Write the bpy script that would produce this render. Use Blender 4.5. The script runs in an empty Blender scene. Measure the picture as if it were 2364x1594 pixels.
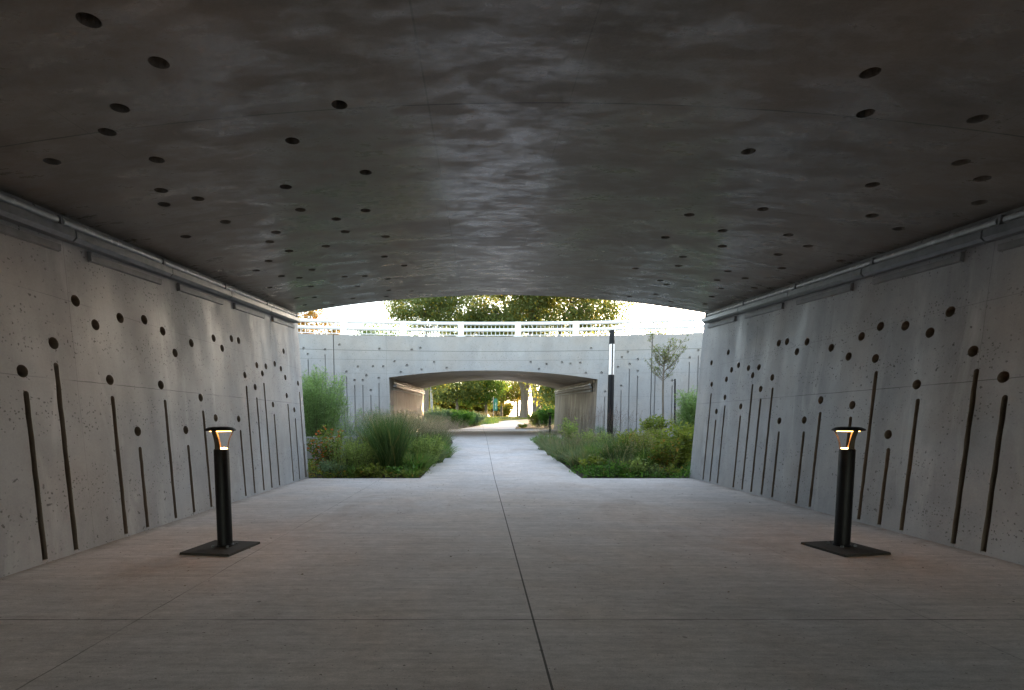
import bpy, bmesh, math, random
import numpy as np
from mathutils import Vector
R = math.radians
scene = bpy.context.scene
C = scene.collection
rng = np.random.default_rng(7)
random.seed(7)

# ---------------------------------------------------------------- camera, sky, sun, exposure
cam_d = bpy.data.cameras.new('camera')
cam = bpy.data.objects.new('camera', cam_d)
C.objects.link(cam)
cam.location = (0, 0, 1.2)
cam.rotation_euler = (R(90 - 4.5), 0, 0)
cam_d.sensor_width = 36
cam_d.lens = 1150 / 2364 * 36
cam_d.shift_x, cam_d.shift_y = 0.0321, 0.1136
cam_d.clip_start, cam_d.clip_end = 0.05, 5000
scene.camera = cam

SUN_EL, SUN_AZ = 4.5, 24.0           # low evening sun ahead and to the right of the path
world = bpy.data.worlds.new('World')
scene.world = world
world.use_nodes = True
wn = world.node_tree
sky = wn.nodes.new('ShaderNodeTexSky')
sky.sky_type = 'NISHITA'
sky.sun_disc = False
sky.sun_elevation = R(SUN_EL)
sky.sun_rotation = R(SUN_AZ)
sky.air_density, sky.dust_density, sky.ozone_density = 1.0, 1.0, 1.6
hs = wn.nodes.new('ShaderNodeHueSaturation')           # thin high cloud: a paler, whiter sky
hs.inputs['Saturation'].default_value = 0.58
wn.links.new(sky.outputs[0], hs.inputs['Color'])
wn.links.new(hs.outputs[0], wn.nodes['Background'].inputs[0])
wn.nodes['Background'].inputs[1].default_value = 0.15
sun_d = bpy.data.lights.new('sun', 'SUN')
sun_d.energy = 2.0
sun_d.angle = R(0.5)
sun_d.color = (1.0, 0.66, 0.32)
sun = bpy.data.objects.new('sun', sun_d)
C.objects.link(sun)
s = Vector((math.sin(R(SUN_AZ)) * math.cos(R(SUN_EL)), math.cos(R(SUN_AZ)) * math.cos(R(SUN_EL)), math.sin(R(SUN_EL))))
sun.rotation_euler = (-s).to_track_quat('-Z', 'Y').to_euler()
sun.location = (20, 60, 40)
vs = scene.view_settings
vs.view_transform = 'Standard'
vs.look = 'None'
vs.gamma = 1
vs.exposure = 3.65
scene.cycles.max_bounces = 10
scene.cycles.diffuse_bounces = 6
scene.cycles.transparent_max_bounces = 12
scene.cycles.sample_clamp_indirect = 8

# ---------------------------------------------------------------- helpers
def props(o, label=None, cat=None, group=None, kind=None):
    if label: o['label'] = label
    if cat: o['category'] = cat
    if group: o['group'] = group
    if kind: o['kind'] = kind
    return o

def empty(name, loc, label=None, cat=None, group=None, kind=None):
    o = bpy.data.objects.new(name, None)
    o.empty_display_size = 0.2
    C.objects.link(o)
    o.location = loc
    return props(o, label, cat, group, kind)

def world_loc(o):
    v = Vector((0, 0, 0))
    while o is not None:
        v += o.location
        o = o.parent
    return v

class MB:
    """collects quads and triangles for one mesh object"""
    def __init__(self):
        self.v, self.f, self.n = [], [], 0
    def add(self, verts, faces):
        self.v.append(np.asarray(verts, float).reshape(-1, 3))
        b = self.n
        self.f.extend([tuple(i + b for i in f) for f in faces])
        self.n += len(self.v[-1])
    def quads(self, V):                       # V (n,4,3)
        V = np.asarray(V, float)
        n = len(V)
        self.v.append(V.reshape(-1, 3))
        F = (np.arange(n * 4).reshape(n, 4) + self.n).tolist()
        self.f.extend(F)
        self.n += n * 4
    def strips(self, V):                      # V (n,k,2,3): ribbons
        n, k = V.shape[:2]
        self.v.append(V.reshape(-1, 3))
        base = (np.arange(n) * k * 2)[:, None] + self.n
        for j in range(k - 1):
            q = np.concatenate([base + j * 2, base + j * 2 + 1, base + j * 2 + 3, base + j * 2 + 2], 1)
            self.f.extend(q.tolist())
        self.n += n * k * 2
    def box(self, x0, x1, y0, y1, z0, z1):
        v = [(x0, y0, z0), (x1, y0, z0), (x1, y1, z0), (x0, y1, z0), (x0, y0, z1), (x1, y0, z1), (x1, y1, z1), (x0, y1, z1)]
        self.add(v, [(3, 2, 1, 0), (4, 5, 6, 7), (0, 1, 5, 4), (1, 2, 6, 5), (2, 3, 7, 6), (3, 0, 4, 7)])
    def hexa(self, v):                        # eight corners, order as box
        self.add(v, [(3, 2, 1, 0), (4, 5, 6, 7), (0, 1, 5, 4), (1, 2, 6, 5), (2, 3, 7, 6), (3, 0, 4, 7)])
    def tube(self, pts, radii, seg=8, caps=True):
        pts = [Vector(p) for p in pts]
        V, F = [], []
        n = len(pts)
        if not hasattr(radii, '__len__'): radii = [radii] * n
        ref = None
        for i, p in enumerate(pts):
            t = (pts[min(i + 1, n - 1)] - pts[max(i - 1, 0)]).normalized()
            if ref is None:
                ref = Vector((1, 0, 0)) if abs(t.x) < .8 else Vector((0, 1, 0))
            a = (ref - t * ref.dot(t)).normalized()
            ref = a
            b = t.cross(a)
            for k in range(seg):
                an = 2 * math.pi * k / seg
                V.append(p + (a * math.cos(an) + b * math.sin(an)) * radii[i])
        for i in range(n - 1):
            for k in range(seg):
                k2 = (k + 1) % seg
                F.append((i * seg + k, i * seg + k2, (i + 1) * seg + k2, (i + 1) * seg + k))
        if caps:
            F.append(tuple(range(seg))[::-1])
            F.append(tuple((n - 1) * seg + k for k in range(seg)))
        self.add([tuple(v) for v in V], F)
    def lathe(self, prof, c=(0, 0, 0), seg=32):   # prof [(r,z)...] closed ends at r=0 allowed
        V, F = [], []
        for r, z in prof:
            for k in range(seg):
                a = 2 * math.pi * k / seg
                V.append((c[0] + r * math.cos(a), c[1] + r * math.sin(a), c[2] + z))
        for i in range(len(prof) - 1):
            for k in range(seg):
                k2 = (k + 1) % seg
                F.append((i * seg + k, i * seg + k2, (i + 1) * seg + k2, (i + 1) * seg + k))
        self.add(V, F)
    def build(self, name, mat, parent=None, smooth=False, loc=None):
        me = bpy.data.meshes.new(name)
        V = np.concatenate(self.v) if self.v else np.zeros((0, 3))
        o = bpy.data.objects.new(name, me)
        if parent is not None:
            o.parent = parent
            V = V - np.array(world_loc(parent))
        elif loc is not None:
            V = V - np.array(loc)
            o.location = loc
        me.from_pydata(V.tolist(), [], self.f)
        me.materials.append(mat)
        if smooth:
            me.polygons.foreach_set('use_smooth', [True] * len(me.polygons))
            try: me.set_sharp_from_angle(angle=R(40))
            except Exception: pass
        me.update()
        C.objects.link(o)
        return o

def copy_tree(o, loc, label, group=None):
    c = o.copy()
    C.objects.link(c)
    c.location = loc
    c['label'] = label
    if group: c['group'] = group
    for ch in list(o.children):
        d = ch.copy()
        C.objects.link(d)
        d.parent = c
        for g in list(ch.children):
            e = g.copy()
            C.objects.link(e)
            e.parent = d
    return c

# ---------------------------------------------------------------- materials
class NT:
    def __init__(self, name):
        self.m = bpy.data.materials.new(name)
        self.m.use_nodes = True
        self.t = self.m.node_tree
        self.b = self.t.nodes['Principled BSDF']
        self.out = self.t.nodes['Material Output']
    def put(self, sock, v):
        if hasattr(v, 'is_output'): self.t.links.new(v, sock)
        elif v is not None:
            if sock.type == 'RGBA' and hasattr(v, '__len__') and len(v) == 3: v = (*v, 1)
            if sock.type == 'RGBA' and not hasattr(v, '__len__'): v = (v, v, v, 1)
            sock.default_value = v
    def node(self, typ, ins={}, **attrs):
        n = self.t.nodes.new('ShaderNode' + typ)
        for k, v in attrs.items(): setattr(n, k, v)
        for k, v in ins.items(): self.put(n.inputs[k], v)
        return n
    def math(self, op, a, b=0.0, c=0.0, clamp=False):
        n = self.node('Math', operation=op, use_clamp=clamp)
        self.put(n.inputs[0], a); self.put(n.inputs[1], b); self.put(n.inputs[2], c)
        return n.outputs[0]
    def pos(self, scale=(1, 1, 1), off=(0, 0, 0)):
        g = self.node('NewGeometry').outputs['Position']
        return self.node('Mapping', {'Vector': g, 'Scale': scale, 'Location': off}).outputs[0]
    def noise(self, vec, scale, detail=5, rough=.55, dist=0.0):
        return self.node('TexNoise', {'Vector': vec, 'Scale': scale, 'Detail': detail, 'Roughness': rough, 'Distortion': dist}).outputs[0]
    def ramp(self, v, lo, hi, a=0.0, b=1.0):
        return self.node('MapRange', {'Value': v, 'From Min': lo, 'From Max': hi, 'To Min': a, 'To Max': b}).outputs[0]
    def mix(self, f, a, b, blend='MIX'):
        n = self.node('Mix', data_type='RGBA', blend_type=blend)
        self.put(n.inputs[0], f); self.put(n.inputs[6], a); self.put(n.inputs[7], b)
        return n.outputs[2]
    def bump(self, h, strength=.3, dist=.01, normal=None):
        n = self.node('Bump', {'Height': h, 'Strength': strength, 'Distance': dist})
        if normal is not None: self.put(n.inputs['Normal'], normal)
        return n.outputs[0]

def concrete(name, base, streak=None, joints=(), pits=0.0, rough=(.5, .8), blotch=.28, spec=.4, broom=0.0, light=.0, warm=None, patch=0.0):
    m = NT(name)
    P = m.pos()
    big = m.noise(P, .55, 5, .6, .4)
    mid = m.noise(m.pos(off=(7, 3, 1)), 3.2, 6, .62)
    fine = m.noise(P, 55, 4, .7)
    f = m.math('ADD', m.math('MULTIPLY', big, .55), m.math('MULTIPLY', mid, .45))
    if streak is not None:
        st = m.noise(m.pos(streak), 1.0, 6, .6, .25)
        f = m.math('ADD', m.math('MULTIPLY', f, .5), m.math('MULTIPLY', st, .5))
    val = m.ramp(f, .32, .68, 1 - blotch, 1 + blotch)
    val = m.math('ADD', val, m.ramp(fine, .3, .7, -.07, .07))
    col = m.mix(1.0, base, val, 'MULTIPLY')
    tint = m.ramp(m.noise(m.pos(off=(3, 9, 4)), .9, 3), .42, .66)
    col = m.mix(m.math('MULTIPLY', tint, .5), col, m.mix(1.0, col, warm or (1.08, .98, .88), 'MULTIPLY'))
    h = m.math('ADD', m.math('MULTIPLY', fine, .35), m.math('MULTIPLY', mid, .5))
    if light > 0 and streak is not None:                       # pale lime runs
        l = m.noise(m.pos(streak, (5, 2, 8)), 1.7, 5, .65, .6)
        col = m.mix(m.math('MULTIPLY', m.ramp(l, .56, .74), light), col, (.6, .6, .6))
    if patch > 0:                                              # polished patches left by the formwork
        pa = m.noise(m.pos((2.2, 5.0, 1), (4, 1, 3)), 1.0, 12, .74, 0.0)
        pb = m.noise(m.pos((.6, 1.1, 1), (14, 1, 3)), 1.0, 4, .6, 0.0)
        pa = m.math('ADD', m.math('MULTIPLY', pa, .72), m.math('MULTIPLY', pb, .28))
        patchk = m.ramp(pa, .455, .575)
        col = m.mix(m.math('MULTIPLY', patchk, .06), col, (.33, .32, .31))
    if pits > 0:                                               # air holes of cast concrete
        for sc, thr, gate in ((13, .17, .6), (32, .27, .5), (7, .12, .74)):
            wv = m.node('TexNoise', {'Vector': P, 'Scale': sc * 2.2, 'Detail': 3}).outputs['Color']
            dv = m.node('VectorMath', {0: wv, 1: (.5, .5, .5)}, operation='SUBTRACT').outputs[0]
            dv = m.node('VectorMath', {0: dv, 'Scale': .9 / sc}, operation='SCALE').outputs[0]
            dv = m.node('VectorMath', {0: P, 1: dv}, operation='ADD').outputs[0]
            vo = m.node('TexVoronoi', {'Vector': dv, 'Scale': sc})
            rc = m.node('SeparateColor', {0: vo.outputs['Color']})
            ran = rc.outputs[0]
            thr = m.math('MULTIPLY', m.ramp(rc.outputs[1], 0, 1, .35, 1.15), thr)
            clump = m.ramp(m.noise(m.pos(off=(sc, 0, 0)), 1.6, 3), .33, .52)
            k = m.math('MULTIPLY', m.math('LESS_THAN', vo.outputs['Distance'], thr), m.math('MULTIPLY', m.math('GREATER_THAN', ran, gate), clump))
            col = m.mix(m.math('MULTIPLY', k, pits), col, (.05, .045, .04))
            h = m.math('SUBTRACT', h, m.math('MULTIPLY', k, 1.0))
    if broom > 0:
        br = m.noise(m.pos((2.5, 110, 1)), 1.0, 4, .7)
        br2 = m.noise(m.pos((.8, 14, 1)), 1.0, 8, .72, .2)
        col = m.mix(1.0, col, m.ramp(br2, .36, .64, 1 - broom, 1 + broom), 'MULTIPLY')
        col = m.mix(1.0, col, m.ramp(br, .3, .7, 1 - broom * .5, 1 + broom * .5), 'MULTIPLY')
        grit = m.noise(P, 140, 3, .8)
        g2 = m.noise(m.pos((1, 2.2, 1), (3, 3, 3)), 9, 8, .78)
        col = m.mix(1.0, col, m.ramp(grit, .36, .64, .86, 1.14), 'MULTIPLY')
        col = m.mix(1.0, col, m.ramp(g2, .36, .64, .84, 1.12), 'MULTIPLY')
        col = m.mix(m.math('GREATER_THAN', m.noise(m.pos((1, 1.6, 1), (8, 1, 0)), 34, 2, .6), .70), col, (.10, .085, .075))
        h = m.math('ADD', h, m.math('MULTIPLY', br, .8))
        stain = m.ramp(m.noise(m.pos((1, .55, 1), (2, 7, 0)), .75, 6, .66, .8), .55, .72)
        col = m.mix(m.math('MULTIPLY', stain, .6), col, m.mix(1.0, col, (.72, .62, .55), 'MULTIPLY'))
        sx = m.node('SeparateXYZ', {0: P}).outputs[0]                # silt swept against the foot of the walls
        edge = m.math('ADD', m.math('ABSOLUTE', m.math('SUBTRACT', sx, .435)), m.math('MULTIPLY', m.math('SUBTRACT', m.noise(P, 2.2, 6, .7), .5), .5))
        col = m.mix(m.ramp(edge, 3.98, 4.16, 0, .6), col, (.12, .092, .066))
        vo = m.node('TexVoronoi', {'Vector': P, 'Scale': 2.3})
        spot = m.math('LESS_THAN', m.math('ADD', vo.outputs['Distance'], m.math('MULTIPLY', m.noise(P, 30, 2), .06)), .062)
        col = m.mix(m.math('MULTIPLY', spot, .5), col, (.07, .06, .055))
    sep = m.node('SeparateXYZ', {0: P})
    wob = m.math('MULTIPLY', m.math('SUBTRACT', m.noise(P, 5, 4), .5), .016)
    for ax, p, hw, dark in joints:
        a = m.math('ABSOLUTE', m.math('SUBTRACT', m.math('ADD', sep.outputs[ax], wob if hw < .006 else 0.0), p))
        k = m.math('MULTIPLY', m.math('LESS_THAN', a, hw), m.ramp(m.noise(P, 2.0, 3), .3, .55) if hw < .006 else 1.0)
        col = m.mix(m.math('MULTIPLY', k, dark), col, (.04, .038, .035))
        h = m.math('SUBTRACT', h, m.math('MULTIPLY', k, .8))
    m.put(m.b.inputs['Base Color'], col)
    rn = m.noise(m.pos(streak or (1, 1, 1), (1, 1, 6)), 1.6, 5, .6, .3)
    m.put(m.b.inputs['Roughness'], m.ramp(rn, .35, .65, rough[0], rough[1]))
    if patch > 0:
        h = m.math('MULTIPLY', fine, .4)
        m.put(m.b.inputs['Roughness'], m.ramp(patchk, 0, 1, rough[1], rough[0]))
        spec = m.ramp(patchk, 0, 1, .32, spec)
        m.put(m.b.inputs['Coat Weight'], m.math('MULTIPLY', patchk, .42))
        m.put(m.b.inputs['Coat Roughness'], .24)
        m.put(m.b.inputs['Coat IOR'], 1.7)
    m.put(m.b.inputs['Specular IOR Level'], spec)
    m.put(m.b.inputs['Normal'], m.bump(h, .35, .006))
    return m.m

def plain(name, col, rough=.5, metal=0.0, var=.12, scale=12, spec=.5, emit=None, es=0.0):
    m = NT(name)
    n = m.noise(m.pos(), scale, 5, .6)
    m.put(m.b.inputs['Base Color'], m.mix(1.0, col, m.ramp(n, .3, .7, 1 - var, 1 + var), 'MULTIPLY'))
    m.put(m.b.inputs['Roughness'], m.ramp(n, .3, .7, max(.05, rough - .1), min(1, rough + .1)))
    m.put(m.b.inputs['Metallic'], metal)
    m.put(m.b.inputs['Specular IOR Level'], spec)
    if emit:
        m.put(m.b.inputs['Emission Color'], emit)
        m.put(m.b.inputs['Emission Strength'], es)
    return m.m

def leaf(name, a, b, trans=.4, c=None, cf=.12):
    m = NT(name)
    r = m.node('NewGeometry').outputs['Random Per Island']
    col = m.mix(r, a, b)
    if c:
        col = m.mix(m.math('GREATER_THAN', m.math('FRACT', m.math('MULTIPLY', r, 17.3)), 1 - cf), col, c)
    m.put(m.b.inputs['Base Color'], col)
    m.put(m.b.inputs['Roughness'], .6)
    m.put(m.b.inputs['Specular IOR Level'], .25)
    tr = m.node('BsdfTranslucent', {'Color': m.mix(1.0, col, (1.55, 1.5, .9), 'MULTIPLY')})
    mx = m.node('MixShader', {0: trans, 1: m.b.outputs[0], 2: tr.outputs[0]})
    m.t.links.new(mx.outputs[0], m.out.inputs[0])
    return m.m

def bark(name, col):
    m = NT(name)
    n = m.noise(m.pos((6, 6, 1)), 2.0, 6, .7, .5)
    m.put(m.b.inputs['Base Color'], m.mix(1.0, col, m.ramp(n, .3, .7, .55, 1.35), 'MULTIPLY'))
    m.put(m.b.inputs['Roughness'], .9)
    m.put(m.b.inputs['Normal'], m.bump(n, .8, .04))
    return m.m

# measured recesses (metres)
LEFT_HOLES = [(4.16, 1.62), (4.5, 1.9), (4.8, 2.34), (5.02, 2.16), (5.38, 2.3), (5.77, 2.36), (6.09, 2.29), (6.3, 2.06), (6.68, 2.24), (7.26, 2.4), (7.48, 2.29), (7.79, 2.48), (8.02, 2.49), (5.14, 1.63), (5.96, 1.64), (6.79, 1.53), (7.13, 1.26), (7.81, 1.25), (5.48, 1.1), (6.38, 1.1), (8.61, 2.17), (8.98, 2.19), (9.38, 2.28), (9.66, 2.22), (9.85, 2.07), (8.81, 2.05), (8.14, 1.96), (8.48, 1.79), (9.86, 2.58), (9.85, 1.72), (9.16, 1.52), (10.2, 1.45), (10.52, 2.01), (10.73, 2.32)]
LEFT_SLOTS = [(4.17, 1.46), (4.5, 1.73), (5.15, 1.47), (5.49, 0.93), (6.01, 1.47), (6.4, 0.91), (6.82, 1.36), (7.84, 1.08), (8.16, 1.79), (8.51, 1.62), (8.84, 1.89), (9.18, 1.35), (9.88, 1.56), (10.22, 1.28), (10.57, 1.84), (10.61, 0.74)]
RIGHT_HOLES = [(4.48, 1.6), (4.79, 1.87), (5.08, 2.3), (5.28, 2.13), (5.6, 2.26), (5.95, 2.32), (6.23, 2.25), (6.41, 2.03), (5.97, 1.95), (6.75, 2.19), (7.27, 2.35), (7.48, 2.24), (7.75, 2.43), (7.96, 2.44), (5.36, 1.6), (6.25, 1.41), (6.84, 1.5), (5.65, 1.06), (7.14, 1.23), (7.73, 1.22), (8.04, 1.91), (8.46, 2.12), (8.63, 2.0), (8.79, 2.14), (9.14, 2.23), (9.38, 2.17), (9.54, 2.01), (9.57, 2.52), (10.23, 2.4), (10.13, 1.96), (9.53, 1.67), (9.82, 1.41), (8.92, 1.48), (8.34, 1.75)]
RIGHT_SLOTS = [(4.44, 1.44), (4.73, 1.7), (5.32, 1.45), (5.62, 0.91), (5.93, 1.8), (6.25, 1.27), (6.82, 1.34), (7.12, 1.07), (7.71, 1.06), (8.0, 1.75), (8.31, 1.59), (8.6, 1.85), (8.9, 1.32), (9.5, 1.52), (9.81, 1.25), (10.11, 1.78)]
CEILING_HOLES = [(-1.96, 2.67), (-1.83, 3.02), (-2.32, 3.39), (-2.58, 3.63), (-3.19, 3.89), (-2.52, 4.07), (-2.81, 4.58), (-2.96, 4.86), (-2.63, 4.84), (-2.69, 5.47), (-0.95, 3.57), (-1.43, 4.0), (-1.79, 4.8), (-1.86, 5.38), (-1.59, 5.74), (-2.35, 5.96), (-3.26, 5.72), (-1.01, 4.63), (-1.22, 5.55), (-1.61, 6.19), (-1.18, 6.49), (-2.55, 6.26), (-1.99, 6.67), (-2.48, 6.7), (-1.37, 7.41), (-2.88, 7.01), (-3.21, 7.36), (-2.52, 7.72), (-1.17, 7.99), (-3.03, 7.84), (-2.84, 8.08), (-2.2, 8.36), (-1.89, 8.46), (-1.57, 8.81), (-2.87, 8.72), (-2.18, 9.14), (-3.45, 8.39), (-1.73, 9.73), (-1.32, 10.0), (-1.88, 10.31), (-2.51, 10.13), (-3.37, 9.42), (-3.1, 9.58), (-3.47, 10.11), (-3.03, 10.51), (2.17, 4.2), (2.92, 5.32), (2.3, 5.65), (2.86, 6.05), (3.57, 5.94), (2.34, 6.46), (3.12, 6.59), (3.97, 6.2), (3.87, 6.64), (2.87, 7.22), (4.6, 6.51), (2.46, 8.06), (2.99, 7.69), (4.23, 7.15), (3.72, 7.65), (4.1, 7.88), (3.82, 8.21), (3.07, 8.67), (3.27, 8.9), (4.49, 8.32), (4.11, 8.67), (3.37, 9.73), (3.01, 10.2), (4.25, 9.32), (3.85, 10.21), (4.42, 9.96), (4.0, 10.64), (2.35, 3.17), (2.63, 3.57), (3.33, 3.5), (3.73, 4.03), (4.08, 4.21), (3.45, 4.55), (4.43, 4.58), (3.92, 5.15), (4.36, 5.35)]
FACADE_HOLES = [(-7.4, 4.3), (-6.54, 4.27), (-7.23, 4.06), (-6.91, 3.49), (-5.95, 4.48), (-4.29, 4.34), (-2.91, 4.32), (-2.54, 4.4), (-3.65, 3.81), (-3.13, 3.65), (-5.2, 3.57), (-4.57, 3.59), (-4.14, 3.59), (-5.68, 3.35), (-3.39, 3.36), (-2.5, 3.47), (-4.85, 3.2), (-5.35, 2.99), (-5.01, 3.0), (-4.33, 3.09), (-4.68, 2.57), (-1.95, 3.8), (-1.41, 3.55), (2.24, 3.8), (2.25, 3.79), (2.61, 3.5), (2.93, 3.71), (3.6, 3.78), (3.96, 3.72), (4.38, 3.75), (4.62, 3.32), (4.83, 4.37), (5.29, 3.32), (5.45, 2.51), (6.36, 4.19), (6.12, 3.97), (6.78, 3.87), (6.45, 3.68), (5.97, 3.56), (6.78, 3.38), (6.12, 2.75), (5.44, 2.51), (8.19, 2.95), (8.85, 3.9), (9.18, 4.19)]
FACADE_SLOTS = [(-7.23, 3.84), (-6.91, 3.29), (-6.54, 4.07), (-5.68, 3.14), (-5.35, 2.79), (-5.01, 2.8), (-4.68, 2.37), (-4.33, 2.89), (5.44, 2.3), (5.79, 2.83), (6.12, 2.56), (6.45, 3.48), (6.79, 3.18), (8.2, 2.74), (8.85, 3.72), (9.19, 3.98), (7.5, 3.27)]
JW = 1.585                                                       # pour joint of the underpass walls
M = {}
M['wall'] = concrete('wall_concrete', (.335, .337, .35), streak=(1.5, 1.5, .35), pits=.68, light=.5, blotch=.34, joints=((2, JW, .004, .6), (1, 4.72, .003, .35), (1, 8.62, .004, .5), (2, 2.32, .003, .3)), rough=(.42, .8))
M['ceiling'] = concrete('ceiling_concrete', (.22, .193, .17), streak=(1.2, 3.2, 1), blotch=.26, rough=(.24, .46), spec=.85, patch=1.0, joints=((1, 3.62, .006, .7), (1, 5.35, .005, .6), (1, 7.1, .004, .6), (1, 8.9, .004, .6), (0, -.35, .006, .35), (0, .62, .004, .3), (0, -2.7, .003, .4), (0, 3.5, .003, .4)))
M['recess'] = concrete('recess_brown', (.19, .156, .126), blotch=.3)  # darker, browner concrete for the faces inside wall holes and slots
M['passage'] = concrete('passage_wall_concrete', (.15, .13, .112), streak=(1.5, 1.5, .4), pits=.8, blotch=.3, rough=(.5, .8))  # dimness and warm low light of the passage put into the base colour
M['facade'] = concrete('facade_concrete', (.30, .292, .292), streak=(1.2, 1.2, .5), pits=.6, blotch=.16, light=.15, joints=((2, 4.27, .012, .55), (2, 3.88, .008, .35), (2, 3.3, .006, .25), (2, 2.3, .006, .25), (0, -4.0, .006, .3), (0, 5.2, .006, .2)), rough=(.55, .85))
M['soffit'] = concrete('bridge_soffit_concrete', (.36, .305, .24), streak=(.5, 1.5, 1), blotch=.3, rough=(.4, .8))  # warm base stands in for amber sun bounce on the vault
M['floor'] = concrete('broomed_concrete', (.55, .518, .512), broom=.11, blotch=.16, rough=(.78, .92), spec=.25, joints=((0, .33, .0061, .85), (0, -2.08, .005, .55), (0, 2.75, .004, .3), (1, 2.95, .0058, .75), (1, 7.1, .004, .5), (1, 11.0, .006, .6), (1, 15.1, .006, .5), (1, 19.2, .006, .5), (1, 23.4, .006, .5)))
M['seatwall'] = concrete('planter_concrete', (.36, .37, .38), streak=(1, 1, .6), pits=.4, blotch=.12)
M['steel'] = plain('galvanised_steel', (.20, .205, .215), .42, .35, .25, 9)
M['plate_grey'] = plain('weathered_grey_plate', (.20, .20, .205), .65, 0, .25, 6)
M['tube'] = plain('fluorescent_cover', (.5, .51, .52), .22, .1, .15, 14)
M['black'] = plain('black_powder_coat', (.005, .005, .006), .5, 0, .3, 30, spec=.25)
M['plate'] = plain('dark_base_plate', (.028, .023, .018), .75, 0, .5, 25)
M['white_paint'] = plain('white_paint', (.8, .8, .8), .35, 0, .04, 10)
M['diffuser'] = plain('opal_diffuser', (.62, .63, .64), .25, 0, .02, 5, emit=(1, .98, .95), es=.03)
M['glow'] = plain('warm_lamp', (1, .6, .25), .5, 0, .02, 5, emit=(1, .46, .12), es=6.5)
M['green_sign'] = plain('green_banner', (.015, .13, .075), .6, 0, .2, 8)
M['cream'] = plain('cream_marking', (.7, .68, .6), .6)

def soil_mat():
    m = NT('mulch')
    a = m.noise(m.pos(), 22, 6, .75)
    b = m.noise(m.pos(), .8, 4)
    col = m.mix(m.ramp(a, .35, .65), (.018, .013, .010), (.085, .06, .042))
    col = m.mix(m.ramp(b, .4, .7, 0, .5), col, (.05, .06, .02))
    m.put(m.b.inputs['Base Color'], col)
    m.put(m.b.inputs['Roughness'], .95)
    m.put(m.b.inputs['Normal'], m.bump(a, 1.0, .03))
    return m.m
M['soil'] = soil_mat()
def lawn_mat():
    m = NT('lawn')
    a = m.noise(m.pos(), 9, 6, .75)
    b = m.noise(m.pos(), .25, 4)
    col = m.mix(m.ramp(a, .3, .7), (.04, .065, .012), (.10, .13, .03))
    col = m.mix(m.ramp(b, .4, .65, 0, .5), col, (.13, .12, .03))
    m.put(m.b.inputs['Base Color'], col)
    m.put(m.b.inputs['Roughness'], .9)
    m.put(m.b.inputs['Normal'], m.bump(a, 1.0, .05))
    return m.m
M['lawn'] = lawn_mat()
M['asphalt'] = plain('asphalt', (.05, .05, .052), .85, 0, .25, 40)

# ---------------------------------------------------------------- ground profile along the path
_py = [-400, 11, 22.5, 36, 45, 55, 65, 80, 100, 140, 300, 1500]
_pz = [0, 0, .50, .62, .85, 1.15, 1.5, 2.05, 2.15, 1.6, .5, 0]
def zg(y): return float(np.interp(y, _py, _pz))

# ---------------------------------------------------------------- recessed concrete panels
def circle(u, v, r, n=18):
    return [(u + r * math.cos(2 * math.pi * k / n), v + r * math.sin(2 * math.pi * k / n)) for k in range(n)]
def slot(u, v0, v1, hw, n=8):
    c = v1 - hw
    return [(u - hw, v0), (u + hw, v0)] + [(u + hw * math.cos(math.pi * k / n), c + hw * math.sin(math.pi * k / n)) for k in range(n + 1)]
def jag(u, v0, v1, hw, amp, seed):                                # a slot with rough chipped edges
    rr = random.Random(seed)
    L = slot(u, v0, v1, hw)
    k = max(2, int((v1 - v0) / .09))
    right = [(u + hw + rr.uniform(-amp, amp), v0 + (v1 - hw - v0) * i / k) for i in range(1, k)]
    left = [(u - hw + rr.uniform(-amp, amp), v0 + (v1 - hw - v0) * i / k) for i in range(k - 1, 0, -1)]
    return L[:2] + right + L[2:] + left

def panel(name, outer, feats, mapf, mat, parent, cuts_u=(), cuts_v=(), rec='recess'):
    """flat (u,v) panel with real recesses, cut into strips and bent by mapf(u, v, depth)"""
    bm = bmesh.new()
    edges = []
    def loop(pts):
        vs_ = [bm.verts.new((p[0], p[1], 0)) for p in pts]
        for i in range(len(vs_)): edges.append(bm.edges.new((vs_[i], vs_[(i + 1) % len(vs_)])))
        return vs_
    loop(outer)
    loops = [(loop(pts), pts, d) for pts, d in feats]
    bmesh.ops.triangle_fill(bm, use_beauty=True, use_dissolve=False, edges=edges, normal=(0, 0, 1))
    for vs_, pts, d in loops:
        lo = [bm.verts.new((p[0], p[1], -d)) for p in pts]
        n = len(lo)
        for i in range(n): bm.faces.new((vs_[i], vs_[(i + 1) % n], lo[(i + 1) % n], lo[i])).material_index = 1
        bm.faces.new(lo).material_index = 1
    for u in cuts_u:
        bmesh.ops.bisect_plane(bm, geom=bm.verts[:] + bm.edges[:] + bm.faces[:], plane_co=(u, 0, 0), plane_no=(1, 0, 0), dist=1e-5)
    for v in cuts_v:
        bmesh.ops.bisect_plane(bm, geom=bm.verts[:] + bm.edges[:] + bm.faces[:], plane_co=(0, v, 0), plane_no=(0, 1, 0), dist=1e-5)
    pl = world_loc(parent) if parent else Vector((0, 0, 0))
    for v in bm.verts:
        v.co = Vector(mapf(v.co.x, v.co.y, -v.co.z)) - pl
    me = bpy.data.meshes.new(name)
    bm.to_mesh(me)
    bm.free()
    me.materials.append(mat)
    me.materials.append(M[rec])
    o = bpy.data.objects.new(name, me)
    o.parent = parent
    C.objects.link(o)
    return o

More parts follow.
